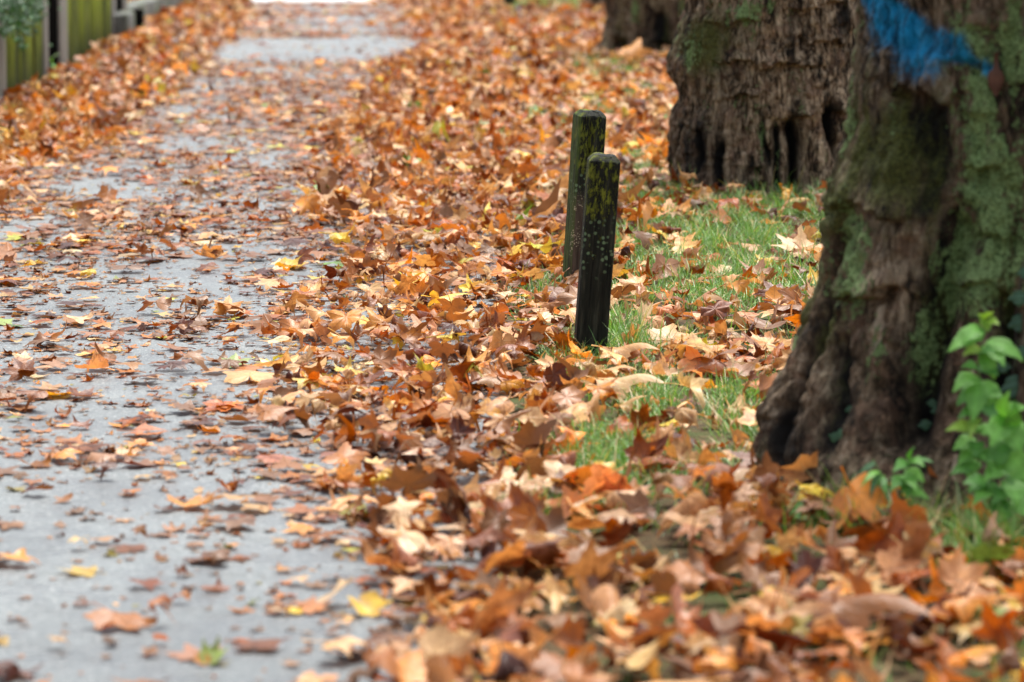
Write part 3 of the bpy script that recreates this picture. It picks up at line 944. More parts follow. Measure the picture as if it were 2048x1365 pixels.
PAL = {  # name: (albedo, share on lawn, share on path)
    'rust orange':   ((0.36, 0.104, 0.007), 0.20, 0.22),
    'copper brown':  ((0.20, 0.054, 0.007), 0.16, 0.22),
    'dark red brown': ((0.095, 0.022, 0.007), 0.11, 0.17),
    'pale tan':      ((0.61, 0.355, 0.150), 0.27, 0.12),
    'cream beige':   ((0.72, 0.510, 0.280), 0.08, 0.04),
    'mauve brown':   ((0.28, 0.130, 0.076), 0.08, 0.12),
    'golden orange': ((0.62, 0.235, 0.012), 0.08, 0.07),
    'yellow':        ((0.72, 0.500, 0.055), 0.020, 0.025),
    'yellow green':  ((0.48, 0.500, 0.060), 0.012, 0.016),
    'green':         ((0.16, 0.330, 0.060), 0.004, 0.004),
}
PN = list(PAL)
PC = np.array([PAL[k][0] for k in PN])
WL = np.array([PAL[k][1] for k in PN]); WL /= WL.sum()
WP = np.array([PAL[k][2] for k in PN]); WP /= WP.sum()

def poly_mask(v, pts):
    p = sorted((b, a) for a, b in pts)
    return np.interp(v, [q[0] for q in p], [q[1] for q in p])

DRIFT_R = [(880, 1500), (850, 1365), (810, 1230), (780, 1100), (720, 950), (620, 830), (560, 740), (560, 690), (700, 600), (740, 540), (700, 450), (640, 390), (690, 330), (700, 250), (740, 190), (800, 125), (880, 95), (850, 60), (800, 20), (740, -40)]
DRIFT_L = [(-400, 620), (-20, 420), (60, 340), (190, 300), (300, 210), (350, 165), (400, 125), (420, 90), (480, 55), (490, 20), (440, -40)]
GRASS_PATCHES = [  # pixel centre, radii, strength
    (1470, 510, 230, 120, 0.92), (1560, 405, 190, 55, 0.97), (1500, 350, 140, 22, 1.0), (1560, 590, 90, 60, 0.55), (1420, 590, 140, 60, 0.55), (1255, 690, 55, 38, 1.0), (1200, 690, 45, 12, 1.0),
    (1480, 850, 85, 60, 1.0), (1320, 830, 80, 50, 0.75), (1210, 930, 115, 50, 0.85), (1290, 990, 90, 40, 0.5), (1985, 1085, 125, 80, 1.0), (1880, 1030, 90, 40, 0.7), (1210, 990, 50, 40, 0.9),
    (1650, 1060, 60, 30, 0.4), (1250, 140, 50, 26, 0.9), (1180, 140, 40, 22, 0.8), (1290, 115, 60, 14, 0.9), (1200, 235, 70, 30, 0.5), (1280, 200, 60, 25, 0.4), (1180, 170, 50, 16, 0.5),
    (1120, 12, 70, 20, 1.0), (1040, 22, 50, 8, 0.9), (1080, -30, 200, 40, 0.8), (1290, 350, 50, 50, 0.4), (1270, 410, 60, 25, 0.8), (1130, 560, 30, 60, 0.4), (1060, 600, 40, 30, 0.25),
    (1160, 730, 70, 30, 0.4), (1050, 1020, 60, 40, 0.4), (1160, 780, 50, 20, 0.5), (1780, 1000, 120, 30, 0.4), (1380, 700, 60, 30, 0.5), (1330, 280, 30, 40, 0.3)]
def grass_d(u, v):
    g = np.zeros_like(u)
    for a, b, su, sv, k in GRASS_PATCHES:
        g = np.maximum(g, k * np.exp(-((u - a) / su) ** 2 - ((v - b) / sv) ** 2))
    return g

def leaf_density(x, y):
    """Leaves per square metre; also 0..1 how deep the litter is."""
    u, v = project(np.stack([x, y, 0 * x], 1))
    er = poly_mask(v, DRIFT_R) + 26 * fbm(x * 2.5, y * 1.2, 2)
    el = poly_mask(v, DRIFT_L) + 18 * fbm(x * 2.5 + 9, y * 1.2, 2)
    s = px_per_m(y)
    lawn = smooth(-0.20, 0.10, (u - er) / s)
    left = smooth(-0.20, 0.12, (el - u) / s)
    deep = np.maximum(lawn, left)
    n = fbm(x * 1.9 + 4, y * 1.1 + 2, 3)
    # the path: share of cover by distance (rows of the photograph)
    base = np.interp(v, [-40, 70, 80, 118, 130, 200, 350, 480, 560, 640, 740, 830, 930, 980, 1150, 1230, 1365, 1500],
                     [100, 100, 4, 5, 82, 78, 74, 95, 88, 84, 64, 84, 66, 24, 24, 30, 46, 46])
    near_edge = np.exp(-np.clip((er - u) / s, 0, 9) / 0.22)
    path = base * np.clip(0.85 + 0.8 * n, 0.2, 1.8) + 80 * near_edge * (base > 10)
    lawn_d = np.interp(y, [8, 11.5], [185, 175]) * (1 - 0.84 * np.clip(grass_d(u, v) * 1.15, 0, 1)) * np.clip(1.0 + 0.18 * n, 0.7, 1.3)
    d = path * (1 - deep) + lawn_d * deep
    d = np.where((y > 40.3) & (x < -1.2), 2, d)
    return d, deep, u, v

def rot_zxz(yaw, tilt, tdir):
    """Rotation matrices: spin about z, then tilt by `tilt` about a horizontal axis at `tdir`."""
    c, s_ = np.cos(yaw), np.sin(yaw); z = np.zeros_like(yaw); o = np.ones_like(yaw)
    Rz = np.stack([np.stack([c, -s_, z], -1), np.stack([s_, c, z], -1), np.stack([z, z, o], -1)], -2)
    ax, ay = np.cos(tdir), np.sin(tdir)
    c, s_ = np.cos(tilt), np.sin(tilt); C = 1 - c
    Rt = np.stack([np.stack([c + ax * ax * C, ax * ay * C, ay * s_], -1), np.stack([ax * ay * C, c + ay * ay * C, -ax * s_], -1), np.stack([-ay * s_, ax * s_, c], -1)], -2)
    return Rt @ Rz

class Leaves:
    """All fallen leaves as arrays, grouped by shape."""
    def __init__(s): s.items = []           # (shape, verts (M,V,3), colours (M,3), seeds (M,), info dict of arrays)
    def add(s, shape, pos, Rm, scale, col, h, sink, info):
        V = np.einsum('mij,vj->mvi', Rm, shape.V) * scale[:, None, None]
        nb = shape.V.shape[0]
        zmin = V[:, :(-9 if info['lv'] < 2 else None), 2].min(1)
        V = V + pos[:, None, :]
        V[:, :, 2] += (h - zmin * sink)[:, None]
        s.items.append((shape, V, col, rng.uniform(0, 40, len(pos)), info))

LV = Leaves()
def blocked(x, y, pad=0.0):
    b = np.zeros(len(x), bool)
    for tr, rr in TRUNKS:
        b |= np.hypot(x - tr.cx, y - tr.cy) < rr + pad
    for (pu, pv) in ((1179, 705), (1156, 580)):
        g = on_ground(pu, pv)
        b |= np.hypot(x - g[0], y - g[1] + 0.03) < 0.115
    b |= (x < FX + 0.06) & (y < 32.9) & (x > FX - 1.0)
    b |= (x < FX - 0.9) & (y < 32)
    return b

def scatter():
    bands = [(6.5, 15.6, 0), (15.6, 22.5, 1), (22.5, 46.0, 2)]
    DMAX = 240.0
    for y0, y1, lv in bands:
        xm0 = -(0.134 * y1 * 1.2 + 0.35); xm1 = 0.134 * y1 * 1.2 + 0.35
        area = (xm1 - xm0) * (y1 - y0)
        n = int(area * DMAX)
        x = rng.uniform(xm0, xm1, n); y = rng.uniform(y0, y1, n)
        keep = np.abs(x) < 0.134 * y * 1.2 + 0.35
        x, y = x[keep], y[keep]
        d, deep, u, v = leaf_density(x, y)
        keep = (rng.uniform(0, DMAX, len(x)) < d) & ~blocked(x, y)
        x, y, deep, u, v = x[keep], y[keep], deep[keep], u[keep], v[keep]
        n = len(x)
        gp = grass_d(u, v)
        q = rng.random(n)
        lawnish = rng.random(n) < deep
        # on the path most leaves lie pressed flat, in the drift they curl and stand
        mode = np.where(lawnish, np.select([q < 0.05, q < 0.30, q < 0.72], [0, 1, 2], 3), np.select([q < 0.66, q < 0.94, q < 0.985], [0, 1, 2], 3))
        col = np.where(lawnish, rng.choice(len(PN), n, p=WL), rng.choice(len(PN), n, p=WP))
        size = np.clip(rng.normal(0.072, 0.017, n), 0.030, 0.115)
        size = np.where(~lawnish & (rng.random(n) < 0.5), size * 0.6, size)
        size = size * np.where(lawnish, np.interp(y, [8.5, 10.5], [1.14, 1.0]), 1.0)
        tilt = np.where(lawnish, np.abs(rng.normal(0, 1, n)) * R(28) * np.interp(y, [9, 12], [1.08, 1.0]), np.abs(rng.normal(0, R(5), n)) + np.where(rng.random(n) < 0.06, np.abs(rng.normal(0, R(18), n)), 0))
        tilt = np.clip(tilt, 0, R(88))
        flip = rng.random(n) < 0.45
        tdir = rng.uniform(0, 2 * math.pi, n)
        nt_ = np.minimum(np.hypot(x - T1.cx, y - T1.cy) - 0.55, np.hypot(x - T2.cx, y - T2.cy) - 0.5)
        h = ground_z(x, y) + np.where(lawnish, rng.uniform(0.0, 0.042, n) * np.where(x < PATH_L + 0.2, 0.5, 1.0) * (1 - 0.5 * gp) * (0.10 + 0.90 * smooth(0.05, 0.6, nt_)), rng.uniform(0.0015, 0.007, n))
        sink = np.where(lawnish, 0.72, 0.93)
        cj = PC[col] * np.exp(rng.normal(0, 0.20, (n, 1))) * np.exp(rng.normal(0, 0.06, (n, 3)))
        yaw = rng.uniform(0, 2 * math.pi, n)
        Rm = rot_zxz(yaw, tilt, tdir)
        Rm[flip] = rot_zxz(yaw[flip], tilt[flip] + math.pi, tdir[flip])
        pick = rng.integers(0, 10 ** 6, n)
        for mi, mname in enumerate(MODES):
            sh = SHAPES[lv][mname]
            for k, shp in enumerate(sh):
                idx = np.where((mode == mi) & (pick % len(sh) == k))[0]
                if not len(idx): continue
                pos = np.stack([x[idx], y[idx], 0 * x[idx]], 1)
                LV.add(shp, pos, Rm[idx], size[idx], cj[idx], h[idx], sink[idx],
                       {'col': col[idx], 'lv': lv, 'tilt': tilt[idx], 'mode': np.full(len(idx), mi), 'lawn': lawnish[idx], 'x': x[idx], 'y': y[idx]})
    # broken bits of leaf trodden into the path
    n = 85000
    y = np.sqrt(rng.uniform(6.6 ** 2, 34.0 ** 2, n)); x = rng.uniform(PATH_L - 0.1, PATH_R + 0.2, n)
    d, deep, u, v = leaf_density(x, y)
    keep = rng.uniform(0, 130, n) < d
    x, y = x[keep], y[keep]; n = len(x)
    size = np.clip(np.exp(rng.normal(math.log(0.015), 0.55, n)), 0.005, 0.042)
    col = rng.choice(len(PN), n, p=WP)
    cj = PC[col] * np.exp(rng.normal(-0.4, 0.4, (n, 1)))
    yaw = rng.uniform(0, 6.28, n)
    Rm = rot_zxz(yaw, np.abs(rng.normal(0, R(7), n)), rng.uniform(0, 6.28, n))
    st = np.array([1.0, 0.55, 1.0])
    for k in range(6):
        idx = np.where(np.arange(n) % 6 == k)[0]
        pos = np.stack([x[idx], y[idx], 0 * x[idx]], 1)
        LV.add(SHAPES[2]['soft'][k], pos, Rm[idx], size[idx], cj[idx], np.full(len(idx), 0.001), np.full(len(idx), 0.9),
               {'col': col[idx], 'lv': 3, 'tilt': 0 * yaw[idx], 'mode': np.zeros(len(idx), int), 'lawn': np.zeros(len(idx), bool), 'x': x[idx], 'y': y[idx]})

scatter()

# leaves one can pick out in the photograph: pixel of the foot, width and height in pixels, colour, mode, label
SPECIAL = [
    (577, 528, 66, 30, 'yellow', 'soft', "bright yellow lobed leaf lying alone in the middle of the path"),
    (470, 722, 62, 32, 'green', 'flat', "green pointed leaf on the path with a dark rust leaf in front"),
    (462, 730, 66, 26, 'dark red brown', 'curl', "dark rust curled leaf in front of the green leaf on the path"),
    (455, 620, 62, 42, 'golden orange', 'soft', "golden orange leaf standing upright on the left half of the path"),
    (598, 662, 115, 36, 'rust orange', 'curl', "wide rust orange leaf curled into a low wall on the path"),
    (545, 662, 30, 40, 'copper brown', 'roll', "narrow copper leaf sticking up at the left end of the low rust leaf"),
    (315, 618, 74, 34, 'mauve brown', 'curl', "brown tent shaped leaf on the path left of the golden upright leaf"),
    (422, 508, 76, 30, 'pale tan', 'roll', "rolled tan leaf on the path left of the bright yellow leaf"),
    (398, 604, 62, 22, 'copper brown', 'roll', "half rolled brown leaf beside the golden upright leaf"),
    (606, 752, 62, 32, 'cream beige', 'soft', "pale yellowish leaf at the ragged edge of the litter on the path"),
    (645, 760, 46, 28, 'yellow green', 'soft', "bright lime leaf beside the pale yellowish leaf at the litter edge"),
    (690, 775, 74, 40, 'rust orange', 'curl', "rust leaf curled up right of the bright lime leaf"),
    (570, 795, 74, 40, 'dark red brown', 'soft', "dark wine coloured pointed leaf standing below the lime leaf"),
    (665, 815, 56, 36, 'copper brown', 'curl', "copper pointed leaf right of the wine coloured leaf"),
    (500, 752, 130, 26, 'pale tan', 'soft', "long pale tan leaf lying left of the pale yellowish leaf"),
    (424, 1310, 62, 58, 'green', 'soft', "blurred bright green leaf standing near the bottom of the path"),
    (404, 1312, 40, 30, 'golden orange', 'soft', "blurred orange leaf tucked against the bright green standing leaf"),
    (733, 1212, 96, 48, 'yellow', 'soft', "blurred yellow leaf at the edge of the path near the bottom"),
    (1246, 1252, 56, 34, 'yellow green', 'curl', "blurred lime yellow leaf in the foreground litter"),
    (1205, 985, 76, 66, 'yellow', 'curl', "yellow crinkled leaf standing in the grass below the posts"),
    (1268, 128, 76, 56, 'golden orange', 'soft', "big yellow orange leaf leaning at the foot of the third trunk"),
    (1600, 985, 84, 92, 'pale tan', 'roll', "tall tan folded leaf standing at the left foot of the nearest trunk"),
    (1672, 965, 76, 62, 'copper brown', 'soft', "reddish brown leaf leaning right of the tall tan folded leaf"),
    (1905, 950, 125, 62, 'golden orange', 'soft', "orange tan pointed leaf resting on the low green plants"),
    (1870, 1010, 130, 70, 'rust orange', 'curl', "rust leaf under the orange pointed leaf by the low green plants"),
    (1995, 1020, 120, 60, 'rust orange', 'curl', "rust leaf at the right edge under the leafy sapling"),
    (1690, 1268, 260, 90, 'copper brown', 'roll', "very large rolled rust leaf in the bottom right foreground"),
    (1370, 1195, 115, 78, 'rust orange', 'curl', "arched orange brown leaf in the foreground litter"),
    (1082, 1112, 118, 52, 'cream beige', 'curl', "cream leaf arched over a dark hollow in the foreground"),
    (945, 1010, 115, 82, 'pale tan', 'soft', "large tan triangular leaf standing in the litter below the posts"),
    (758, 650, 46, 52, 'pale tan', 'roll', "narrow tan leaf standing at the litter edge above the dark brown leaf"),
    (800, 668, 70, 48, 'mauve brown', 'soft', "broad brown leaf leaning just right of the narrow tan standing leaf"),
    (862, 648, 70, 40, 'rust orange', 'curl', "dark orange curled leaf right of the broad brown leaning leaf"),
    (1003, 722, 62, 66, 'pale tan', 'soft', "pale triangular leaf standing left of the nearer post foot"),
    (960, 716, 80, 52, 'copper brown', 'curl', "coppery leaf behind the pale triangular standing leaf"),
    (688, 928, 100, 58, 'rust orange', 'soft', "fan shaped orange brown leaf standing on the litter edge"),
    (1340, 428, 96, 36, 'golden orange', 'soft', "pale golden leaf in the grass right of the rear post"),
    (1592, 515, 92, 72, 'cream beige', 'soft', "large pale yellow leaf in the grass left of the nearest trunk"),
    (1478, 596, 50, 36, 'golden orange', 'curl', "mottled golden leaf folded in the grass between posts and trunk"),
    (1528, 534, 44, 28, 'yellow', 'curl', "small strong yellow leaf in the grass between posts and trunk"),
    (1512, 556, 66, 44, 'mauve brown', 'roll', "rolled mauve leaf in the grass below the strong yellow leaf"),
    (1636, 568, 52, 46, 'yellow', 'soft', "yellow pointed leaf touching the left edge of the nearest trunk"),
    (1560, 612, 84, 50, 'golden orange', 'soft', "wide orange lobed leaf in the grass near the nearest trunk"),
    (1330, 556, 62, 50, 'mauve brown', 'soft', "mauve brown pointed leaf standing in the grass right of the posts"),
    (1345, 690, 120, 48, 'pale tan', 'soft', "pale wide leaf with long points in the grass below the posts"),
    (668, 436, 42, 52, 'copper brown', 'soft', "copper leaf standing up on the path right of an orange one"),
    (612, 428, 66, 46, 'golden orange', 'curl', "orange crumpled leaf on the path beyond the bright yellow leaf"),
    (215, 396, 44, 34, 'rust orange', 'soft', "rust leaf standing on the far left of the path"),
    (395, 394, 42, 34, 'dark red brown', 'soft', "dark maroon leaf standing on the far middle of the path"),
    (1180, 848, 84, 66, 'pale tan', 'curl', "dome shaped tan leaf standing in the litter below the nearer post"),
    (1062, 870, 72, 60, 'cream beige', 'soft', "beige fan shaped leaf left of the dome shaped tan leaf"),
    (1120, 870, 74, 48, 'copper brown', 'soft', "red brown leaf between the beige fan leaf and the dome shaped leaf"),
    (1000, 765, 60, 45, 'rust orange', 'soft', "orange red pointed leaf standing in the middle of the litter"),
    (900, 795, 62, 30, 'cream beige', 'soft', "greenish cream leaf on the litter left of the orange red pointed leaf"),
    (440, 1115, 62, 34, 'dark red brown', 'curl', "dark rust leaf on the bare path in the lower left"),
    (277, 1062, 38, 26, 'copper brown', 'curl', "small rust leaf alone on the bare lower path"),
    (366, 1190, 46, 26, 'rust orange', 'curl', "small orange brown leaf on the lower path above the green leaf"),
    (240, 1238, 150, 36, 'rust orange', 'curl', "wide low orange leaf lying on the bottom left of the path"),
    (600, 1050, 70, 26, 'golden orange', 'soft', "yellowish tan leaf at the ragged edge of the lower path"),
    (128, 912, 66, 28, 'golden orange', 'curl', "yellow orange leaf on the left of the path in the lower half"),
    (205, 925, 70, 34, 'mauve brown', 'curl', "brown cupped leaf beside the yellow orange leaf on the path"),
    (18, 226, 46, 24, 'yellow green', 'soft', "pale green leaf on the leaf bank at the left edge"),
    (1240, 730, 120, 30, 'pale tan', 'roll', "long rolled pale leaf lying below the nearer post"),
    (1235, 800, 150, 34, 'cream beige', 'roll', "long cream rolled leaf in the litter below the posts"),
    (1180, 600, 40, 60, 'pale tan', 'soft', "upright tan leaf pressed against the rear post foot"),
    (1475, 760, 110, 50, 'mauve brown', 'soft', "pinkish brown broad leaf in the grass left of the trunk foot"),
    (1300, 950, 60, 40, 'golden orange', 'curl', "golden brown leaf half sunk in grass right of the yellow crinkled leaf"),
]
def add_special():
    for k, (pu, pv, w, hgt, cn, mode, label) in enumerate(SPECIAL):
        g = on_ground(pu, pv, 0.02)
        if -0.05 < g[0]: g = on_ground(pu, pv, float(ground_z(g[0], g[1])) + 0.015)
        s = px_per_m(g[1])
        best = None
        want = math.asin(min(0.97, hgt / w / (1.05 if mode != 'roll' else 0.8)))
        # choose among shapes and turns the one whose outline is closest to the wanted width and height
        for shp in SHAPES[0][mode]:
            for yaw in np.linspace(0, 6.0, 9):
                for tl in (want * 0.6, want, min(want * 1.3, 1.45)):
                    Rm = rot_zxz(np.array([yaw]), np.array([tl]), np.array([0.15]))[0]
                    V = shp.V @ Rm.T
                    V = V[:-9]
                    ww = np.ptp(V[:, 0]); hh = np.ptp(V[:, 2] * 0.99 + V[:, 1] * 0.13)
                    e = abs(math.log((hh / ww) / (hgt / w)))
                    if best is None or e < best[0]:
                        best = (e + random.random() * 0.03, shp, Rm, w / s / ww, tl)
        e, shp, Rm, scale, tl = best
        ci = PN.index(cn)
        col = PC[ci] * (1.12 if 'bright' in label or 'yellow' in label else 1.0)
        on_path = g[0] < PATH_R
        LV.add(shp, np.array([[g[0], g[1], 0.0]]), Rm[None], np.array([scale]), col[None], np.array([float(ground_z(g[0], g[1])) + (0.004 if on_path else 0.018)]), np.array([0.97 if on_path else 0.9]),
               {'col': np.array([ci]), 'lv': 0, 'tilt': np.array([tl]), 'mode': np.array([MODES.index(mode)]), 'lawn': np.array([not on_path]), 'x': g[:1], 'y': g[1:2], 'label': label})
add_special()

# which leaves show largest: look at the leaves nearest the camera with rays, once, from where the photograph was taken
def pick_largest(count):
    V_all = []; T_all = []; owner = []
    off = 0
    keys = []
    for it, (shp, V, col, seed, info) in enumerate(LV.items):
        if info['lv'] != 0: continue
        M, nv = V.shape[:2]
        near = np.where(info['y'] < 13.2)[0]
        if not len(near): continue
        starts = np.concatenate([[0], np.cumsum(shp.sizes)[:-1]])
        tris = []
        for st, sz in zip(starts, shp.sizes):
            f = shp.loops[st:st + sz]
            tris.append(f[:3])
            if sz == 4: tris.append(f[[0, 2, 3]])
        tris = np.array(tris)
        for i in near:
            V_all.append(V[i]); T_all.append(tris + off); off += nv
            owner += [len(keys)] * len(tris)
            keys.append((it, int(i)))
    tv = t1_trunk.data
    VT = np.concatenate(V_all)
    TT = np.concatenate(T_all)
    tw = T1.W.reshape(-1, 3)
    n = T1.nt
    i = (np.arange(0, 310)[:, None] * n + np.arange(n)[None, :]).ravel()
    j = (np.arange(0, 310)[:, None] * n + (np.arange(n)[None, :] + 1) % n).ravel()
    FT = np.stack([i, j, j + n, i + n], 1)
    polys = TT.tolist() + (np.concatenate([FT[:, [0, 1, 2]], FT[:, [0, 2, 3]]]) + off).tolist()
    bvh = BVHTree.FromPolygons(np.concatenate([VT, tw]).tolist(), polys)
    owner += [-1] * (2 * len(FT))
    cnt = np.zeros(len(keys), int)
    o = Vector(CAM)
    for pv in np.arange(560, 1365, 4.5):
        for pu in np.arange(2, 2048, 4.5):
            d = Vector(ray(pu, pv)).normalized()
            loc, nor, idx, dist = bvh.ray_cast(o, d, 40)
            if idx is not None and owner[idx] >= 0:
                # the ground sheet hides what lies beyond it
                cnt[owner[idx]] += 1
    order = np.argsort(-cnt)
    return [keys[k] for k in order[:count] if cnt[k] > 0]

special_ids = {(it, 0) for it, x in enumerate(LV.items) if 'label' in x[4]}
chosen = [k for k in pick_largest(330 + len(special_ids)) if k not in special_ids][:300 - len(special_ids)]
chosen_set = set(chosen)

def zone_name(x, y):
    u, v = project(np.array([[x, y, 0.0]])); u, v = float(u[0]), float(v[0])
    row = ("at the bottom edge" if v > 1270 else "in the foreground" if v > 1120 else "in the lower middle" if v > 960 else "below the posts" if v > 800 else "level with the posts")
    if x < -0.12:
        side = "on the path's left half" if u < 300 else "on the path's right half"
    elif u < 900: side = "at the drift's left edge"
    elif u < 1150: side = "left of the nearer post's line"
    elif u < 1400: side = "right of the nearer post's line"
    elif u < 1700: side = "left of the big trunk's line"
    else: side = "before the big trunk"
    return side, row

def emit_leaf(key, label, group):
    it, i = key
    shp, V, col, seed, info = LV.items[it]
    P = V[i]
    c = P.mean(0); c[2] = P[:, 2].min()
    nv = len(P)
    o = mesh_obj("fallen_leaf", P - c, (shp.loops, shp.sizes), M_LEAF, None, True,
                 {"leaf_col": ('FLOAT_COLOR', shp.tint * col[i]), "leaf_uv": ('FLOAT_VECTOR', np.hstack([shp.uv, np.full((nv, 1), seed[i])]))}, loc=c)
    return tag(o, label, "leaf", group)

for key in sorted(special_ids):
    emit_leaf(key, LV.items[key[0]][4]['label'], "fallen leaves one can pick out")
for key in chosen:
    info = LV.items[key[0]][4]; i = key[1]
    form = 'upright' if info['tilt'][i] > R(50) else ('flat', 'slightly curled', 'curled', 'rolled')[info['mode'][i]]
    side, row = zone_name(info['x'][i], info['y'][i])
    cn = PN[info['col'][i]]
    emit_leaf(key, f"{form} {cn} leaf {side}, {row}", f"{form} {cn} leaves {side}, {row}")

# everything else: one mass of litter
def emit_mass():
    Vs = []; Ls = []; Ss = []; Cs = []; Us = []
    off = 0
    for it, (shp, V, col, seed, info) in enumerate(LV.items):
        if 'label' in info: continue
        keep = np.array([(it, i) not in chosen_set for i in range(len(V))]) if info['lv'] == 0 else np.ones(len(V), bool)
        V = V[keep]; col = col[keep]; seed = seed[keep]
        M, nv = V.shape[:2]
        if not M: continue
        Vs.append(V.reshape(-1, 3))
        Ls.append((shp.loops[None, :] + (off + np.arange(M) * nv)[:, None]).ravel())
        Ss.append(np.tile(shp.sizes, M))
        Cs.append((col[:, None, :] * shp.tint[None]).reshape(-1, 3))
        U = np.empty((M, nv, 3)); U[:, :, :2] = shp.uv[None]; U[:, :, 2] = seed[:, None]
        Us.append(U.reshape(-1, 3))
        off += M * nv
    o = mesh_obj("fallen_leaves", np.concatenate(Vs), (np.concatenate(Ls), np.concatenate(Ss)), M_LEAF, None, True,
                 {"leaf_col": ('FLOAT_COLOR', np.concatenate(Cs)), "leaf_uv": ('FLOAT_VECTOR', np.concatenate(Us))})
    print("litter verts", off)
    return tag(o, "carpet of brown and orange plane leaves over lawn edge and path", "leaf litter", kind='stuff')
emit_mass()

# ------------------------------------------------------------------ grass
def grass():
    n = 950000
    y = rng.uniform(6.6, 46, n)
    x = rng.uniform(-0.15, 1, n) * (0.134 * y * 1.2 + 0.4)
    x = np.where(x < PATH_R, PATH_R + rng.uniform(0, 0.5, n), x)
    u, v = project(np.stack([x, y, 0 * x], 1))
    clump = np.clip(0.6 + 0.9 * fbm(x * 7, y * 5, 2), 0, 1.6)
    p = (np.clip(grass_d(u, v) * 1.25, 0, 1) + 0.05 * smooth(0.1, 0.6, x)) * clump
    keep = (rng.random(n) < p) & ~blocked(x, y, -0.03)
    x, y, u, v = x[keep], y[keep], u[keep], v[keep]
    # long tufts at the feet of trunks and posts
    ex = []
    for (pu, pv, su, sv, m) in ((1530, 362, 55, 5, 420), (1600, 366, 60, 5, 160), (1400, 372, 40, 5, 60), (1770, 1046, 80, 12, 700), (1690, 1030, 40, 12, 200), (1960, 1075, 90, 25, 300), (1195, 694, 30, 4, 110), (1262, 690, 30, 20, 260), (1700, 900, 60, 20, 120), (1460, 372, 80, 6, 120)):
        a = rng.normal(pu, su, m); b = rng.normal(pv, sv, m)
        for k in range(m):
            g = on_ground(a[k], b[k], 0.03)
            ex.append(g[:2])
    ex = np.array(ex)
    nlong = len(ex)
    x = np.concatenate([x, ex[:, 0]]); y = np.concatenate([y, ex[:, 1]])
    n = len(x)
    u, v = project(np.stack([x, y, 0 * x], 1))
    h = np.clip(rng.normal(0.072, 0.024, n), 0.025, 0.15) * (0.7 + 0.5 * grass_d(u, v))
    h[-nlong:] *= rng.uniform(1.0, 2.1, nlong)
    w = rng.uniform(0.0011, 0.0022, n) * np.interp(y, [7, 20, 46], [1, 1.3, 2.0])
    yaw = rng.uniform(0, 6.28, n)
    lean = np.abs(rng.normal(0.35, 0.35, n)); curve = rng.uniform(0.1, 1.3, n)
    z0 = ground_z(x, y) - 0.005
    straw = rng.random(n) < 0.16
    base = np.where(straw[:, None], np.array([0.50, 0.38, 0.17]), np.array([0.085, 0.20, 0.045]) + rng.random((n, 1)) * np.array([0.14, 0.17, 0.05]))
    base = base * np.exp(rng.normal(0, 0.18, (n, 1)))
    lean = np.where(straw, lean + 0.4, lean); h = np.where(straw, h * 1.35, h)
    ts = np.array([0, 0.4, 0.75, 1.0]); wd = np.array([1, 0.9, 0.6, 0.06])
    ang = lean[:, None] + curve[:, None] * ts[None]
    seg_ = np.diff(ts, prepend=0)[None] * h[:, None]
    out = np.cumsum(np.sin(ang) * seg_, 1); upz = np.cumsum(np.cos(ang) * seg_, 1)
    cx, sy = np.cos(yaw)[:, None], np.sin(yaw)[:, None]
    C = np.stack([x[:, None] + cx * out, y[:, None] + sy * out, z0[:, None] + upz], -1)
    tw = yaw + math.pi / 2 + rng.normal(0, 0.4, n)
    side = np.stack([np.cos(tw), np.sin(tw), 0 * tw], -1)[:, None, :] * (w[:, None] * wd[None])[:, :, None]
    V = np.stack([C - side, C + side], 2).reshape(n, 8, 3)
    f = np.array([[0, 1, 3, 2], [2, 3, 5, 4], [4, 5, 7, 6]])
    F = (f[None] + (np.arange(n) * 8)[:, None, None]).reshape(-1)
    colr = np.repeat(base[:, None, :], 8, 1).reshape(-1, 3)
    o = mesh_obj("grass", V.reshape(-1, 3), (F, np.full(n * 3, 4)), M_GRASS, None, True, {"leaf_col": ('FLOAT_COLOR', colr)})
    print("grass blades", n)
    tag(o, "short green grass with straw coloured blades showing through the litter", "grass", kind='stuff')
grass()

# ------------------------------------------------------------------ green plants
def blade_leaf(base, tip, width, droop, normal_hint, col, serr=0.0, lobed=False, fold=0.25):
    """Leaf mesh from base to tip with a midrib fold; returns verts, faces, colours."""
    base = np.array(base, float); tip = np.array(tip, float)
    ax = tip - base; L = np.linalg.norm(ax); ax /= L
    nh = np.array(normal_hint, float); nh -= ax * (nh @ ax); nh /= np.linalg.norm(nh) + 1e-9
    sd = np.cross(ax, nh)
    rows = 11
    vs = []; fs = []; cs = []
    for k in range(rows):
        t = k / (rows - 1)
        wv = math.sin(math.pi * min(1, t ** 0.72)) ** 0.9 * (1 - 0.25 * t)
        if lobed: wv = (0.55 + 0.45 * abs(math.cos(2.2 * math.pi * t))) * math.sin(math.pi * min(0.97, t * 0.92 + 0.08)) * 1.2
        wv *= 1 + serr * (1 if k % 2 else -1)
        bow = droop * L * 4 * t * (1 - t)
        c = base + ax * L * t + nh * bow
        for j, s in enumerate((-1, -0.55, 0, 0.55, 1)):
            p = c + sd * s * wv * width / 2 + nh * (abs(s) * wv * width / 2 * fold + 0.04 * width * math.sin(t * 18) * (abs(s) > 0.4) - 0.25 * (abs(s) == 1) * wv * width * fold)
            vs.append(p)
            cs.append(np.array(col) * (1.25 if s == 0 else 1.0))
    for k in range(rows - 1):
        for j in range(4):
            a = k * 5 + j
            fs.append((a, a + 1, a + 6, a + 5))
    return vs, fs, cs

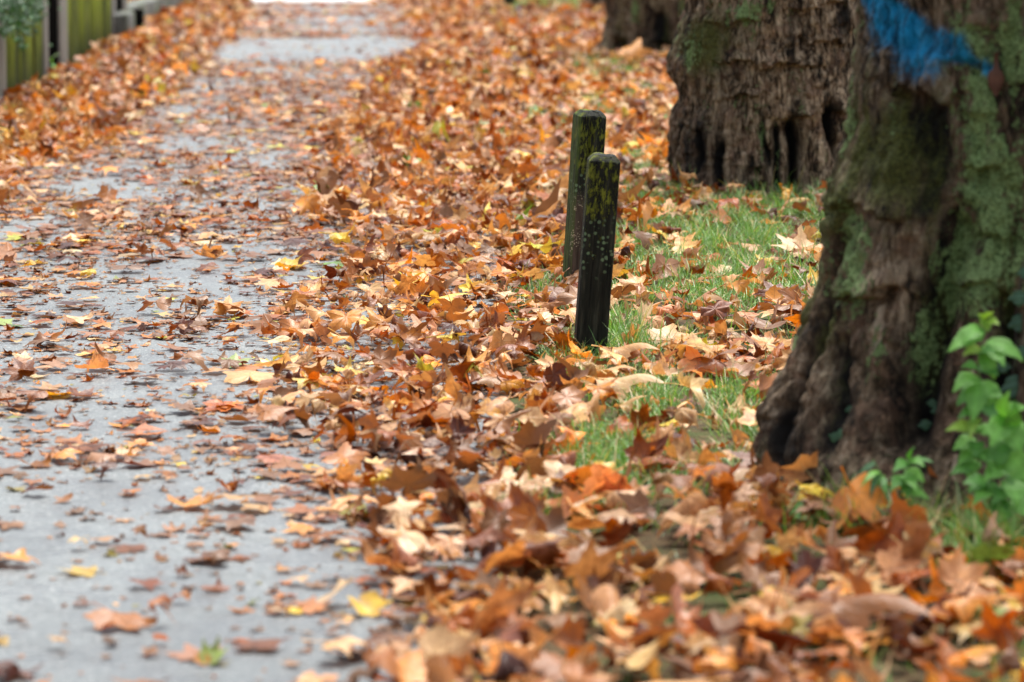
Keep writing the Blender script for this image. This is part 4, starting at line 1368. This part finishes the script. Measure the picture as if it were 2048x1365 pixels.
def leafy_plant(name, label, cat, y0, stems, leaves, group=None, depth=0.05):
    """stems: list of pixel polylines; leaves: (u0,v0,u1,v1,width_px,colour)."""
    b = at_y(stems[0][0][0], stems[0][0][1], y0)
    loc = np.array([b[0], b[1], float(ground_z(b[0], b[1]))])
    root = empty(name, loc, label, cat, group)
    for st in stems:
        m = MB()
        pts = [at_y(a, c, y0 + 0.01 * math.sin(k)) - loc for k, (a, c) in enumerate(st)]
        m.tube(pts, [0.0035 - 0.0018 * k / len(pts) for k in range(len(pts))], 6)
        m.build("stem", M_STEM, root, True)
    s = px_per_m(y0)
    for k, (u0, v0, u1, v1, w, col) in enumerate(leaves):
        dy = random.uniform(-depth, depth * 0.3)
        a = at_y(u0, v0, y0 - 0.005) - loc
        t = at_y(u1, v1, y0 - 0.03 + dy) - loc
        vs, fs, cs = blade_leaf(a, t, w / s, random.uniform(0.08, 0.2), (random.uniform(-0.3, 0.3), -0.75, 0.75), col, 0.03)
        mesh_obj("leaf", vs, fs, M_GREEN, root, True, {"leaf_col": ('FLOAT_COLOR', cs)})
    return root

G1 = (0.19, 0.44, 0.085); G2 = (0.11, 0.30, 0.06); G3 = (0.30, 0.46, 0.08); G4 = (0.06, 0.17, 0.05); G5 = (0.09, 0.20, 0.10)
leafy_plant("leafy_sapling", "tall bright green sapling with drooping leaves and yellowish tip before the nearest trunk", "plant", 8.86,
    [[(1952, 1030), (1950, 930), (1955, 840), (1957, 760), (1962, 700), (1968, 650)]],
    [(1965, 660, 1895, 705, 48, G1), (1962, 655, 1925, 690, 40, G1), (1968, 640, 1985, 625, 30, G3), (1966, 645, 1955, 628, 26, G3), (1970, 648, 2000, 650, 30, G3), (1968, 640, 1975, 665, 30, G3),
     (1968, 690, 2010, 735, 46, G1), (1970, 685, 2048, 725, 44, G1), (1962, 700, 1925, 712, 34, G3), (1965, 705, 1990, 760, 40, G1),
     (1957, 755, 1905, 785, 50, G1), (1958, 760, 1945, 845, 52, G1), (1958, 762, 1995, 830, 56, G1), (1956, 735, 1922, 735, 28, G2), (1958, 800, 1990, 850, 52, G2),
     (1955, 838, 1940, 880, 30, G3), (1953, 860, 1890, 862, 40, G3), (1952, 880, 1905, 900, 44, G1), (1952, 885, 1950, 915, 40, G2), (1953, 855, 2000, 880, 46, G1),
     (1957, 780, 1912, 812, 40, G2), (1956, 790, 2012, 800, 42, G1), (1954, 825, 1915, 838, 34, G2), (1953, 900, 1915, 930, 40, G1), (1953, 905, 1988, 935, 42, G2), (1952, 920, 1935, 958, 38, G1), (1962, 712, 1990, 705, 32, G2), (1960, 730, 1998, 752, 36, G2), (1952, 935, 1900, 950, 40, G2)])
leafy_plant("leafy_sapling", "bushy bright green plant at the right edge under the tall sapling", "plant", 8.74,
    [[(2025, 1060), (2018, 980), (2010, 900), (2012, 830)], [(2025, 1060), (1990, 1000), (1970, 960)]],
    [(2012, 835, 1980, 895, 58, G1), (2012, 835, 2045, 915, 60, G1), (2012, 840, 2055, 815, 50, G1), (2014, 850, 1962, 870, 44, G1), (2014, 905, 2060, 970, 60, G1), (2014, 930, 1965, 965, 50, G1), (2016, 960, 2035, 1020, 58, G1),
     (2014, 925, 1990, 910, 40, G2), (1975, 960, 1938, 985, 44, G2), (1975, 955, 1960, 910, 34, G2), (2018, 980, 1985, 1010, 46, G2), (2016, 900, 2052, 880, 44, G2), (1972, 965, 1990, 1000, 40, G2), (2022, 1000, 2060, 1040, 50, G1),
     (2012, 860, 2030, 800, 44, G2), (2014, 880, 1995, 945, 48, G2), (2016, 945, 2050, 1000, 52, G2), (1985, 985, 1945, 1012, 44, G1), (1990, 995, 2010, 1045, 44, G2), (2020, 1010, 1990, 1050, 46, G1), (1978, 970, 1925, 968, 40, G2), (2012, 835, 2020, 780, 40, G1)])
leafy_plant("low_weed", "low green leafy weed with arching narrow leaves at the foot of the nearest trunk", "plant", 8.84,
    [[(1800, 1020), (1805, 960), (1815, 920)], [(1800, 1020), (1770, 960), (1745, 920)]],
    [(1815, 925, 1785, 945, 30, G2), (1815, 925, 1850, 935, 32, G1), (1812, 940, 1850, 965, 34, G1), (1808, 955, 1780, 985, 32, G2), (1808, 950, 1835, 985, 34, G1), (1805, 965, 1815, 1000, 30, G2),
     (1760, 945, 1722, 975, 18, G1), (1750, 925, 1715, 950, 14, G5), (1760, 945, 1740, 1000, 16, G5), (1765, 955, 1775, 1000, 16, G2), (1812, 935, 1868, 925, 26, G2), (1820, 920, 1830, 895, 20, G2), (1770, 950, 1725, 1005, 14, G1), (1805, 980, 1860, 1000, 30, G1)])
# ivy on the nearest trunk
ivl = [(2035, 590, 40), (2030, 640, 44), (2018, 765, 58), (2045, 540, 30), (2042, 700, 36), (1682, 862, 26), (1672, 870, 24), (1870, 815, 26), (1850, 845, 28), (1862, 800, 22), (1700, 815, 22), (2005, 730, 30)]
ivy = empty("ivy_vine", (1.7, 9.45, 0.05), "dark blue green ivy climbing the lower right of the nearest trunk", "ivy")
org = np.array([1.7, 9.45, 0.05])
m = MB()
pl = [on_trunk(T1, a, b) + np.array([0, -0.006, 0]) - org for a, b in ((2030, 930), (2022, 860), (2020, 770), (2032, 700), (2030, 640), (2040, 580), (2046, 520))]
m.tube(pl, 0.0025, 5)
m.build("stem", M_TWIG, ivy, True)
for (a, b, w) in ivl:
    p = on_trunk(T1, a, b) + np.array([0, -0.022, 0.0])
    d = w / px_per_m(9.4)
    tip = p + np.array([random.uniform(-0.5, 0.5) * d, -0.25 * d, -0.75 * d]) * 0.7
    p2 = p + np.array([0, 0, 0.4 * d]) * 0.6
    vs, fs, cs = blade_leaf(p2 - org, tip - org, d * 0.95, 0.06, (0, -1, 0.3), (0.055, 0.13, 0.075), 0.0, True, 0.12)
    mesh_obj("leaf", vs, fs, M_GREEN, ivy, True, {"leaf_col": ('FLOAT_COLOR', cs)})
# weed in the recess of the fence
leafy_plant("small_weed", "small pale green weed growing at the foot of the dark gap in the fence", "plant", 27.1,
    [[(104, 160), (105, 130), (104, 112)]], [(104, 118, 122, 108, 9, (0.26, 0.36, 0.22)), (104, 125, 96, 112, 8, G1), (104, 128, 116, 148, 10, G1), (104, 130, 98, 146, 9, G5)])

# overhanging shrub, top left
sx = empty("overhanging_shrub", (-2.95, 25.2, 0.1), "dark green small leaved shrub hanging over the fence in the top left corner", "shrub")
org = np.array([-2.95, 25.2, 0.1])
V = []; F = []; Cc = []
centres = [(5, 8, 30, 0), (40, 15, 26, 0), (70, 8, 18, 0), (25, 40, 22, 0), (60, 35, 18, 0), (8, 62, 10, 0), (48, 60, 9, 0), (36, 78, 5, 0), (46, 92, 4, 0), (30, -40, 60, 0), (-50, 0, 50, 0), (-40, -80, 80, 0), (60, -90, 60, 0)]
for (a, b, rr, _) in centres:
    for k in range(int(20 + rr * rr * 0.26)):
        pu = a + random.gauss(0, rr * 0.55); y = FPX / ((984.0 - pu) / 2.99) - abs(random.gauss(0, 0.35))
        p = at_y(pu, b + random.gauss(0, rr * 0.55), y)
        L = random.uniform(0.022, 0.045)
        dr = np.array([random.gauss(0, 1), random.gauss(0, 1), random.gauss(-0.5, 0.6)]); dr /= np.linalg.norm(dr)
        vs, fs, cs = blade_leaf(p - org, p + dr * L - org, L * 0.6, 0.1, (random.gauss(0, 0.6), -0.6, 0.8), np.array([0.040, 0.105, 0.038]) * math.exp(random.gauss(0, 0.35)))
        vs = vs[0::10] if False else vs
        off = len(V)
        V += vs; Cc += cs
        F += [tuple(i + off for i in f) for f in fs]
mesh_obj("foliage", V, F, M_SHRUB, sx, True, {"leaf_col": ('FLOAT_COLOR', Cc)})
m = MB()
for (a0, b0, a1, b1) in ((-30, -60, 20, 20), (20, -60, 45, 60), (60, -60, 62, 30), (0, -60, 8, 60), (20, 20, 46, 90), (10, 190, 4, -80)):
    p0 = at_y(a0, b0, 25.25) - org; p1 = at_y(a1, b1, 25.2) - org
    p0[0] = max(p0[0], -0.05); p1[0] = max(p1[0], -0.05)
    m.tube([p0, (p0 + p1) / 2 + np.array([0, -0.02, -0.01]), p1], [0.007, 0.005, 0.003], 6)
m.build("stem", M_TWIG, sx, True)

# twig lying in the litter
m = MB()
pts = [on_ground(a, b, 0.055) for a, b in ((848, 916), (875, 912), (900, 908), (922, 910))]
c = pts[0].copy(); c[2] -= 0.005
m.tube([p - c + np.array([0, 0, 0.004 * math.sin(3 * k)]) for k, p in enumerate(pts)], [0.0035, 0.0032, 0.0025, 0.0018], 7)
o = m.build("twig", M_TWIG, None, True); o.location = c
tag(o, "short dark twig lying across the litter left below the nearer post", "twig")
